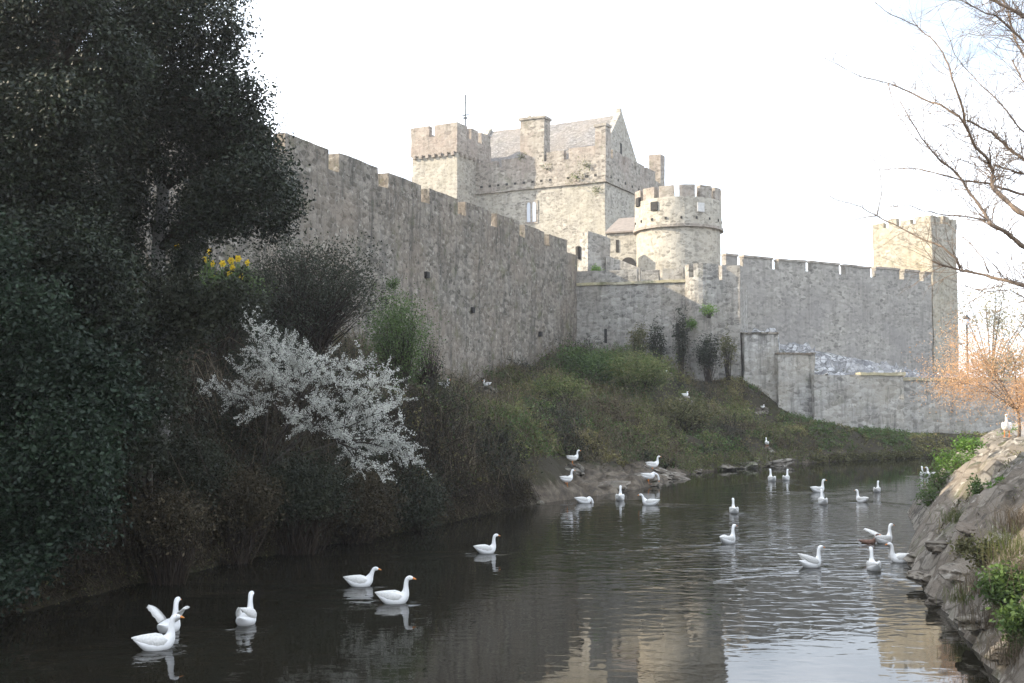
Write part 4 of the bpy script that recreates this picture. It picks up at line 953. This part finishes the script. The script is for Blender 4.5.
for k, (px, py) in enumerate(dps):
    o = daf if k == 0 else copy_tree(daf); p = at(px, py, 29 + .12 * (k % 4)); o.location = (p.x, p.y, p.z - .42); o.rotation_euler.z = R(90 + random.uniform(-50, 50)); o.scale = (1.3,) * 3
    tag(o, 'yellow daffodil in the clump on the bank below the long wall' if k < 11 else 'single yellow daffodil left of the clump behind the evergreen leaves', 'flower', 'daffodils on the left bank')
    if k == 11: o['group'] = 'daffodils on the left bank'
shrub('grass_mound', 'green leafy mound the daffodils grow from', 226, 284, 29.6, 34, 12, M['green'], M['twig'], .09, 150, 12, 60, base_py=306, cat='plant', spread=.14)

# --- bare tree reaching in from the right
def bare_tree():
    D = 14.0
    e = empty('bare_tree', (8.4, 15, 2.2), 'leafless tree on the right bank, thin branches reaching in across the sky', 'tree')
    tr = MB(); T = lambda py: at(1165, py, 15)
    trunk = [Vector((8.75, 15, 1.9)), T(420), T(300), T(200), T(60), T(-80)]
    tr.tube(trunk, [.26, .22, .19, .15, .11, .06], 10); tr.build('trunk', M['bark_warm'], e, True)
    B = [([(1165, 340), (1090, 300), (1030, 287), (1004, 280), (985, 275), (960, 270), (932, 261)], 14, .052, .012),
         ([(1165, 310), (1080, 275), (1024, 247), (1013, 238), (1004, 231), (991, 225), (986, 216), (978, 203), (969, 192), (958, 175), (945, 164), (931, 150), (917, 130), (908, 116), (899, 99)], 13.6, .05, .006),
         ([(1165, 290), (1080, 245), (1024, 214), (1011, 205), (998, 193), (992, 185), (993, 172), (989, 161), (976, 148), (965, 125), (959, 116), (941, 105), (930, 102), (908, 91), (888, 83), (859, 76), (824, 58)], 13.9, .055, .004),
         ([(965, 125), (963, 110), (954, 83), (950, 70), (943, 53), (930, 37), (917, 26), (892, 15), (875, 2)], 13.9, .022, .005),
         ([(1165, 240), (1080, 200), (1030, 165), (1009, 149), (991, 132), (967, 120)], 14.2, .035, .015),
         ([(986, 221), (960, 216), (938, 214), (923, 211), (908, 205), (890, 206)], 13.6, .014, .004),
         ([(960, 268), (956, 258), (943, 247), (925, 240), (903, 229), (877, 216), (862, 207), (837, 200), (826, 194)], 14, .02, .004),
         ([(877, 216), (852, 220), (815, 219)], 14, .009, .003), ([(877, 216), (882, 190), (878, 165), (872, 155)], 14, .009, .003),
         ([(1165, 250), (1090, 215), (1024, 195), (1000, 188), (987, 183), (963, 181), (943, 175), (919, 169), (903, 168), (882, 170)], 14.4, .03, .005),
         ([(1165, 140), (1090, 90), (1024, 42), (1009, 28), (996, 16), (985, 13), (965, 2)], 13.4, .03, .008),
         ([(1165, 230), (1080, 170), (1024, 132), (1015, 123), (1000, 103), (982, 86), (967, 70)], 14.6, .022, .006),
         ([(1165, 80), (1090, 40), (1030, 20), (1000, 4), (985, -8)], 13.8, .04, .02),
         ([(989, 273), (983, 258), (971, 244), (952, 228), (944, 222)], 14.1, .012, .003),
         ([(1165, 220), (1080, 190), (1024, 174), (1011, 170), (993, 165)], 14.3, .03, .012),
         ([(1165, 180), (1090, 120), (1030, 70), (1015, 40), (1008, 10), (1000, -10)], 14.8, .03, .01),
         ([(1165, 200), (1080, 130), (1040, 100), (1022, 80), (1012, 60)], 15, .03, .01),
         ([(1165, 330), (1090, 320), (1040, 305), (1010, 290), (985, 292), (960, 285)], 15.2, .02, .004),
         ([(967, 70), (955, 55), (948, 35), (940, 15)], 14.6, .008, .003), ([(860, 76), (850, 60), (838, 45)], 13.9, .005, .002), ([(888, 83), (895, 110), (908, 130), (925, 148)], 13.7, .008, .004)]
    br = MB(); tw = MB(); random.seed(21)
    for pl, dp, r0, r1 in B:
        pts = []
        for k, (px, py) in enumerate(pl):
            d = dp + .35 * math.sin(k * .8 + dp * 7); d = 15 if px > 1150 else d; pts.append(at(px, py, d))
        # smooth + small kinks
        fine = []
        for k in range(len(pts) - 1):
            for j in range(3):
                q = pts[k].lerp(pts[k + 1], j / 3)
                fine.append(q + (noise.noise_vector(q * 4) * .02 if j else Vector()))
        fine.append(pts[-1]); n = len(fine)
        rad = .82 * np.array([r0 + (r1 - r0) * (k / (n - 1)) ** .7 for k in range(n)]); rad *= 1 + .12 * np.sin(np.arange(n) * 1.9)
        br.tube(fine, rad, 6)
        Ltot = sum((fine[k + 1] - fine[k]).length for k in range(n - 1))
        for _ in range(int(Ltot * 14)):
            k = random.randrange(int(n * .25), n - 1); q = fine[k].lerp(fine[k + 1], random.random()); main = (fine[k + 1] - fine[k]).normalized()
            d = rot_rand(main, random.uniform(.4, 1.25)); d = (d + Vector((0, 0, .15))).normalized(); ends = []
            branch(tw, q, d, random.uniform(.18, .85), max(.0025, min(.007, rad[k] * .35)), random.choice([0, 1, 1, 2]), ends, 3, .28, .03, 3, .75, .6)
            if random.random() < .5 and ends:
                pass
    br.build('branches', M['bark_warm'], e, True); tw.build('twigs', M['bark_warm'], e)
bare_tree()

# --- young orange-leaved tree by the path, and pale trees beyond the wall
def small_tree(name, label, base, h, r_px, cpx, cpy, dp, mat, bark, leaf, nsp, per, tr_r, flat=.6, spread=.12, depth=3, group=None):
    e = empty(name, tuple(base), label, 'tree', group)
    c = at(cpx, cpy, dp); mb = MB(); top = Vector((c.x, c.y, c.z))
    b = Vector(base); fk = b.lerp(Vector((b.x, b.y, c.z)), .45)
    mb.tube([b, b.lerp(fk, .5) + Vector((.03, 0, 0)), fk], [tr_r, tr_r * .8, tr_r * .7], 8); mb.build('trunk', bark, e, True)
    br = MB(); lf = []; sx = r_px / F * dp
    for k in range(16):
        a = random.uniform(0, 2 * math.pi); t = c + Vector((math.cos(a) * sx * random.uniform(.3, 1), math.sin(a) * sx * random.uniform(.3, .9), sx * flat * random.uniform(-.6, 1)))
        m1 = fk.lerp(t, .5) + Vector((0, 0, sx * .12)); br.tube([fk, m1, t], [tr_r * .4, tr_r * .25, tr_r * .08], 4, False)
        for _ in range(14):
            q = m1.lerp(t, random.uniform(0, 1)); d = rot_rand((t - m1).normalized(), random.uniform(.3, 1.2)); l = sx * random.uniform(.15, .4)
            br.tube([q, q + d * l * .5 + Vector((0, 0, .02)), q + d * l], [tr_r * .08, tr_r * .06, tr_r * .03], 3, False)
            n = per; tt = RNG.uniform(.1, 1.05, n)[:, None]; lf.append(np.array(q)[None] + np.array(d * l)[None] * tt + RNG.normal(size=(n, 3)) * spread * sx * .35)
    br.build('branches', bark, e); lm = MB(); lm.leaves(np.concatenate(lf), leaf, .6, .4, .1); lm.build('crown', mat, e)
    return e
ob = at(1019, 441, 30.5); ob.z = gz(ob.x, ob.y)
small_tree('young_tree', 'small young tree with orange spring leaves beside the sunlit path', ob, 3, 84, 1008, 378, 30.5, M['orange'], M['bark_warm'], .043, 0, 120, .05, .5, .35)
for px, py, dp, r_, lab in ((990, 318, 92, 52, 'pale sunlit tree beyond the low wall, right of the square tower'), (1045, 300, 100, 60, 'larger pale tree beyond the low wall at the right edge'),(1000, 360, 84, 34, 'low pale tree behind the orange tree')):
    b = at(px, py, dp); b.z = 1; small_tree('spring_tree', lab, b, 8, r_, px, py, dp, M['pale'], M['bark_warm'], .2, 0, 9, .16, .6, .25, group='pale trees beyond the wall')

# --- lamp post
lb = at(968, 380, 74)
lp_ = empty('street_lamp', (lb.x, lb.y, 1.1), 'thin dark lamp post with small lantern behind the orange tree', 'street lamp')
zt = at(968, 318, 74).z
mb = MB(); mb.tube([(lb.x, lb.y, 1.0), (lb.x, lb.y, zt - .5)], .06, 8); mb.build('pole', M['metal'], lp_)
mb = MB(); mb.tube([(lb.x, lb.y, zt - .5), (lb.x, lb.y, zt - .42), (lb.x, lb.y, zt - .05)], [.09, .13, .22], 8); ln = mb.build('lantern', M['glass'], lp_)
mb = MB(); mb.tube([(lb.x, lb.y, zt - .05), (lb.x, lb.y, zt + .1), (lb.x, lb.y, zt + .22)], [.27, .12, .02], 8); mb.build('lantern_cap', M['metal'], lp_)

# --- rocks
def boulder(name, label, x, y, z, sx, sy, sz, seed, group, mat=None):
    bm = bmesh.new(); bmesh.ops.create_icosphere(bm, subdivisions=4, radius=1)
    for v in bm.verts:
        c = v.co.copy(); n = noise.noise(c * 1.3 + Vector((seed, 0, 0))) * .5 + noise.noise(c * 3.1 + Vector((0, seed, 0))) * .2
        cell = noise.cell(c * 2.2 + Vector((seed, seed, 0))) * .10
        f = 1 + n + cell; v.co = Vector((c.x * sx * f, c.y * sy * f, max(-.6, min(.62 + .1 * n, c.z)) * sz * f))
    me = bpy.data.meshes.new(name); bm.to_mesh(me); bm.free(); o = link_mesh(name, me, mat or M['rock'], None); o.location = (x, y, z); o.rotation_euler = (random.uniform(-.15, .15), random.uniform(-.15, .15), random.uniform(0, 6))
    return tag(o, label, 'rock', group)
for k, (px, py, s, lab) in enumerate([
 (545, 497, .55, 'leftmost low rock of the ledge where it meets the dark bushes'), (600, 492, .7, 'mossy rock between the left and right ledge geese'), (630, 484, .9, 'broad flat slab in the middle of the ledge'), (665, 478, .9, 'flat slab under the tall standing goose'),
 (585, 480, .8, 'raised mossy hump in the middle of the ledge'), (690, 473, .5, 'small rock at the right end of the ledge'), (745, 468, .8, 'brown rock at the foot of the rocky corner'), (718, 470, .6, 'long low rock left of the rocky corner'), (775, 466, .7, 'pale low rock right of the corner goose'), (560, 478, .45, 'rock between the two standing geese at the left of the ledge'), (612, 476, .5, 'small dark rock at the back of the ledge'), (530, 503, .5, 'low wet rock at the far left of the ledge'), (648, 476, .45, 'rock between the tall standing goose and the ledge middle')]):
    p = water_pt(px, py); boulder('ledge_rock', lab, p.x, p.y + .3, .08, s * 1.5, s * .9, s * (.5 if k == 4 else .42), k * 3.3, 'rocks of the left ledge')
random.seed(5)
for k, (px, py, s, lab) in enumerate([
 (985, 668, .38, 'brown slab at the bottom edge of the right bank'), (962, 640, .30, 'wet rock at the water line above the bottom slab'), (985, 620, .40, 'broad brown slab beside the green plants at lower right'), (940, 600, .30, 'low wet rock halfway along the right shore'), (930, 575, .40, 'big tan slab on the right shore'), (962, 570, .42, 'flat grey slab high on the right bank'),
 (915, 555, .30, 'rock just right of the goose by the shore'), (945, 545, .5, 'smooth sloping slab in the middle of the right bank'), (915, 530, .30, 'rock at the water beside the spread wing goose'), (980, 530, .45, 'long slab near the top of the right bank'), (1000, 575, .4, 'grey rock half under dry grass at the right edge'), (1012, 645, .4, 'rock in the lower right corner')]):
    q = (px - 512) / F; Y = 18.0
    for _ in range(60):                      # march the ray to the bank
        pass
        break
    best = None
    for Y in np.arange(10, 45, .1):
        p = at(px, py, Y)
        if p.z < gz(p.x, p.y): best = p; break
    if best is None: continue
    boulder('shore_rock', lab, best.x + .05, best.y, best.z - .06, s * .95, s * .75, s * .34, 40 + k * 2.7, 'rocks of the right shore')

# --- plants on the right bank
for (px, py, rx, rz, mt, lab) in [
 (958, 462, 24, 10, 'lime', 'bright green leafy clump hanging over the far end of the right shore'), (940, 480, 18, 12, 'green', 'green clump closest to the water on the far right shore'), (930, 497, 12, 9, 'green', 'small green clump below the leafy clump on the right shore'), (968, 444, 14, 6, 'lime', 'sunlit green clump where the path meets the bank edge'),
 (1004, 488, 11, 7, 'lime', 'round bright green plant on the slope right of the path edge'), (978, 488, 8, 6, 'green', 'small green plant left of the round bright plant'), (1008, 590, 22, 20, 'green', 'large green leafy plant at the lower right edge'), (1022, 628, 14, 24, 'green', 'green plant below the large leafy plant at the right edge'), (985, 555, 12, 14, 'olive', 'dry olive tuft on the middle of the right slope'), (966, 548, 8, 8, 'olive', 'small weed in a rock crack on the right slope')]:
    p = hit(px, py + rz * .7); shrub('bank_plant', lab, px, py, p.y, rx, rz, M[mt], M['twig_pale'], .075, int(rx * rz * .8), 9, int(rx * 2), base_py=py + rz * .8, cat='plant', group='plants on the right bank', spread=.07, trad=.006)
# dry grass tufts
def tuft(label, px, py, h, n, mat, seed, wdt=.35):
    rng = np.random.default_rng(seed); p = hit(px, py); mb = MB()
    for _ in range(n):
        a = rng.uniform(0, 6.28); l = h * rng.uniform(.5, 1.1); o = np.array([rng.normal() * wdt * .5, rng.normal() * wdt * .5, 0]); d = np.array([math.cos(a), math.sin(a), 0]) * l * rng.uniform(.1, .7)
        b = np.array(p) + o; mb.tube([b - [0, 0, .05], b + d * .3 + [0, 0, l * .6], b + d + [0, 0, l * rng.uniform(.55, 1)]], [.004, .003, .0015], 3, False)
    tag(mb.build('grass_tuft', mat), label, 'grass tuft', 'dry grass tufts on the right bank')
for k, (px, py, h, lab) in enumerate([(1010, 560, .6, 'tall dry pinkish grass at the right edge above the green plant'), (1020, 585, .6, 'dry grass tuft behind the large leafy plant'), (985, 590, .4, 'dry grass tuft left of the large leafy plant'), (970, 600, .3, 'short dry tuft between the slabs'), (1000, 625, .4, 'dry tuft just below the large leafy plant'), (1018, 660, .4, 'dry tuft in the lower right corner'), (960, 520, .25, 'short tuft on the upper slope of the bank'), (1016, 530, .5, 'reddish dry tuft at the right edge below the path')]):
    tuft(lab, px, py, h, 150, M['twig_pale'] if k % 3 else M['grass'], k)
undergrowth('bank_weeds', 'short weeds and litter scattered over the right bank', (4, 22, 9, 56, lambda q: (~inside(q)) & (seg_dist(q, RE) < seg_dist(q, LE)) & (seg_dist(q, RE) > .5) & (seg_dist(q, RE) < 2.9) & (np.sin(q[:, 0] * 3.1) + np.sin(q[:, 1] * 2.3) + .5 * np.sin(q[:, 0] * 9) > .55)), 900, .16, 12, .03, M['twig_pale'], M['grass'], 11)
undergrowth('ivy_tangle', 'green strip of growth along the path edge', (8, 24, 24, 60, lambda q: (~inside(q)) & (seg_dist(q, RE) < seg_dist(q, LE)) & (seg_dist(q, RE) > 1.8) & (seg_dist(q, RE) < 3.0) & (q[:, 1] > 30)), 500, .2, 22, .05, M['twig_pale'], M['lime'], 12)

# ------------------------------------------------------------------ geese
def loft(mb, rings, seg=14):
    """rings: (x, z, ry, rz) along a spine in the x-z plane, optional y"""
    P_ = np.array([(r[0], r[4] if len(r) > 4 else 0, r[1]) for r in rings], float); n = len(P_)
    t = np.gradient(P_, axis=0); t /= np.linalg.norm(t, axis=1)[:, None]
    side = np.tile([0, 1., 0], (n, 1)); up = np.cross(t, side); up /= np.linalg.norm(up, axis=1)[:, None]
    th = np.arange(seg) * 2 * np.pi / seg
    V_ = P_[:, None] + np.cos(th)[None, :, None] * side[:, None] * np.array([r[2] for r in rings])[:, None, None] + np.sin(th)[None, :, None] * up[:, None] * np.array([r[3] for r in rings])[:, None, None]
    i = np.arange(n - 1)[:, None] * seg; j = np.arange(seg)[None]; k = (j + 1) % seg
    q = np.stack([i + j, i + seg + j, i + seg + k, i + k], -1).reshape(-1, 4); v = np.vstack([V_.reshape(-1, 3), P_[:1], P_[-1:]]); tr = []
    for a in range(seg): tr.append((a, (a + 1) % seg, n * seg)); tr.append(((n - 1) * seg + (a + 1) % seg, (n - 1) * seg + a, n * seg + 1))
    mb.raw(v, q, tr)
BODY = [(-.36, .155, .012, .006), (-.31, .14, .05, .02), (-.24, .115, .085, .055), (-.14, .085, .118, .09), (-.03, .068, .135, .108), (.07, .068, .132, .112), (.155, .088, .108, .105), (.21, .13, .076, .082), (.235, .185, .05, .055)]
NECKS = {
 'up': [(.24, .24, .036, .038), (.238, .31, .029, .031), (.245, .37, .028, .030), (.262, .41, .033, .033), (.295, .425, .034, .034), (.33, .42, .027, .026), (.35, .415, .017, .016)],
 'low': [(.255, .225, .036, .038), (.27, .265, .030, .031), (.285, .30, .028, .030), (.305, .328, .033, .033), (.335, .335, .034, .033), (.365, .33, .027, .026), (.385, .325, .017, .016)],
 'graze': [(.27, .18, .04, .04), (.33, .18, .033, .033), (.385, .14, .029, .030), (.41, .07, .028, .03), (.42, .0, .033, .034), (.425, -.04, .03, .028), (.43, -.07, .017, .016)],
 'dip': [(.26, .15, .04, .04), (.30, .12, .033, .033), (.325, .06, .029, .030), (.335, .0, .028, .03), (.34, -.05, .033, .034), (.345, -.08, .027, .026), (.348, -.10, .017, .016)],
 'sit': [(.215, .23, .038, .04), (.19, .275, .030, .031), (.185, .31, .029, .030), (.205, .335, .033, .033), (.235, .34, .034, .033), (.265, .33, .027, .026), (.285, .322, .017, .016)],
}
PROTO = {}
def goose(pose):
    neck = {'stand': 'up', 'flare': 'up', 'ruffle': 'up', 'spread': 'up'}.get(pose, pose)
    e = empty('goose', (0, 0, 0)); lift = .20 if pose in ('stand', 'graze') else -.02
    if pose == 'sit': lift = .02
    sh = lambda L_: [(r[0], r[1] + lift, *r[2:]) for r in L_]
    body = BODY
    if pose in ('stand', 'graze'): body = [(x, z + (x + .05) * .12, a, b) for x, z, a, b in BODY]
    body = [(x * .80, z * 1.06, a * 1.06, b * 1.08) for x, z, a, b in body]; nk = [(x - .048, z, a * 1.2, b * 1.2) for x, z, a, b in NECKS[neck]]; mb = MB(); loft(mb, sh(body + nk), 16)
    bo = mb.build('body', M['white'], e, True)
    sub = bo.modifiers.new('smooth', 'SUBSURF'); sub.levels = 1; sub.render_levels = 1
    hx, hz = nk[-1][0], nk[-1][1] + lift; px_, pz_ = nk[-3][0], nk[-3][1] + lift; d = unit(hx - px_, hz - pz_)
    bl = MB(); bl.tube([(hx - d[0] * .015, 0, hz - d[1] * .015), (hx + d[0] * .02, 0, hz + d[1] * .02 - .002), (hx + d[0] * .055, 0, hz + d[1] * .055 - .008)], [.019, .015, .007], 8); bl.build('bill', M['billo'], e, True)
    ey = MB()
    for s in (-1, 1): ey.tube([(px_ + .005, s * .032, pz_ + .012), (px_ + .005, s * .040, pz_ + .012)], [.006, .004], 6)
    ey.build('eyes', M['eye'], e)
    # folded wings: long flattened shells lying along each side, tips crossing over the tail
    for s in (-1, 1):
        w_ = MB()
        if pose in ('flare', 'spread') and (pose == 'flare' or s > 0):
            rise = .2 if pose == 'flare' else .12; rng_ = 7; rows_ = []
            for k in range(rng_):
                f = k / (rng_ - 1); y = s * (.10 + f * (.20 if pose == 'flare' else .42)); z = .16 + lift + rise * math.sin(f * 1.6) ; c0 = .13 - .10 * f; c1 = -.13 - .16 * f + .18 * f * f
                rows_.append([(c0, y, z), ((c0 + c1) / 2, y, z + .03), (c1, y, z - .01 + .02 * (k % 2)), ((c0 + c1) / 2, y, z - .015)])
            v = np.array(rows_).reshape(-1, 3); q = []
            for k in range(rng_ - 1):
                for j in range(4): q.append((k * 4 + j, k * 4 + (j + 1) % 4, k * 4 + 4 + (j + 1) % 4, k * 4 + 4 + j))
            q.append((0, 3, 2, 1)); q.append(tuple((rng_ - 1) * 4 + j for j in range(4)))
            w_.raw(v, q)
        else:
            up_ = .06 if pose == 'ruffle' else 0
            loft(w_, [(x_ * .82, *r_) for x_, *r_ in [(.16, .13 + lift, .01, .02, s * .085), (.10, .13 + lift, .03, .06, s * .105), (.0, .135 + lift + up_ * .4, .038, .078, s * .108), (-.12, .145 + lift + up_, .035, .068, s * .09), (-.24, .165 + lift + up_ * 1.5, .025, .045, s * .055), (-.34, .185 + lift + up_ * 1.8, .012, .018, s * .018), (-.38, .19 + lift + up_ * 2, .004, .006, s * .006)]], 10)
        w_.build('wing', M['wing'], e, True)
    if pose in ('stand', 'graze'):
        for s in (-1, 1):
            l_ = MB(); l_.tube([(-.02, s * .06, .24), (-.03, s * .06, .12), (-.01, s * .06, .015)], [.028, .014, .011], 7)
            l_.raw([(-.03, s * .06, .012), (.075, s * .06 - .04, .006), (.09, s * .06, .008), (.075, s * .06 + .04, .006), (-.03, s * .06, .0), (.075, s * .06 - .04, .0), (.09, s * .06, .0), (.075, s * .06 + .04, .0)], [(0, 1, 2, 3), (4, 7, 6, 5), (0, 4, 5, 1), (1, 5, 6, 2), (2, 6, 7, 3), (3, 7, 4, 0)])
            l_.build('leg', M['billo'], e, True)
    return e
for k, (px, py, dp, head, pose, size, lab) in enumerate(GEESE):
    if dp is None: p = water_pt(px, py)
    else:
        p = at(px, py, dp)
        p = hit(px, py, 20, 75)
        if pose == 'sit': p.y -= .5; p.z += .32
        elif px == 767: p.z += .25
        elif px < 1000 and py < 470: p = at(px, py, p.y - 2.0)
    if pose not in PROTO: PROTO[pose] = goose(pose); o = PROTO[pose]
    else: o = copy_tree(PROTO[pose])
    o.location = p; o.rotation_euler = (0, 0, R(head)); s_ = size * 1.04; o.scale = (s_,) * 3
    tag(o, lab, 'goose', 'white geese on and by the river')
    if dp is not None and pose in ('stand', 'graze', 'sit') and px < 1000:
        # a grassy stone to stand on where the bank lies below
        g_ = gz(p.x, p.y)
        if p.z - g_ > .12:
            boulder('perch_rock', 'flat stone under the ' + lab.split(',')[0].replace('white goose', 'goose')[:60], p.x, p.y + .35, p.z - .24, .5, .4, .34, k * 1.7, 'stones the geese rest on')
# brown duck by the right shore
p = water_pt(868, 543); o = empty('duck', tuple(p), 'small brown duck between the geese and the right shore', 'duck')
mb = MB(); loft(mb, [(r[0] * .7, r[1] * .7 - .03, r[2] * .7, r[3] * .6) for r in BODY + NECKS['low']], 12); bo = mb.build('body', M['duckb'], o, True); bo.location = (0, 0, 0)
mb = MB(); hx, hz = NECKS['low'][-1][0] * .7, NECKS['low'][-1][1] * .7 - .03; mb.tube([(hx - .01, 0, hz), (hx + .04, 0, hz - .006)], [.012, .008], 6); b_ = mb.build('bill', M['billo'], o); b_.location = (0, 0, 0)

# ------------------------------------------------------------------ lens glare over the castle, imitated by an added haze
m = bpy.data.materials.new('glare_veil_air'); m.use_nodes = True; nt = m.node_tree; nt.nodes.clear()
o_ = N(nt, 'ShaderNodeOutputMaterial'); pv = N(nt, 'ShaderNodeVolumePrincipled')
pv.inputs['Color'].default_value = (.93, .95, 1, 1); pv.inputs['Density'].default_value = .0005; pv.inputs['Anisotropy'].default_value = .3
nt.links.new(pv.outputs[0], o_.inputs['Volume'])
hz = MB(); hz.box((-960, -260, -6), (960, 1560, 45)); tag(hz.build('glare_veil', m), kind='stuff')
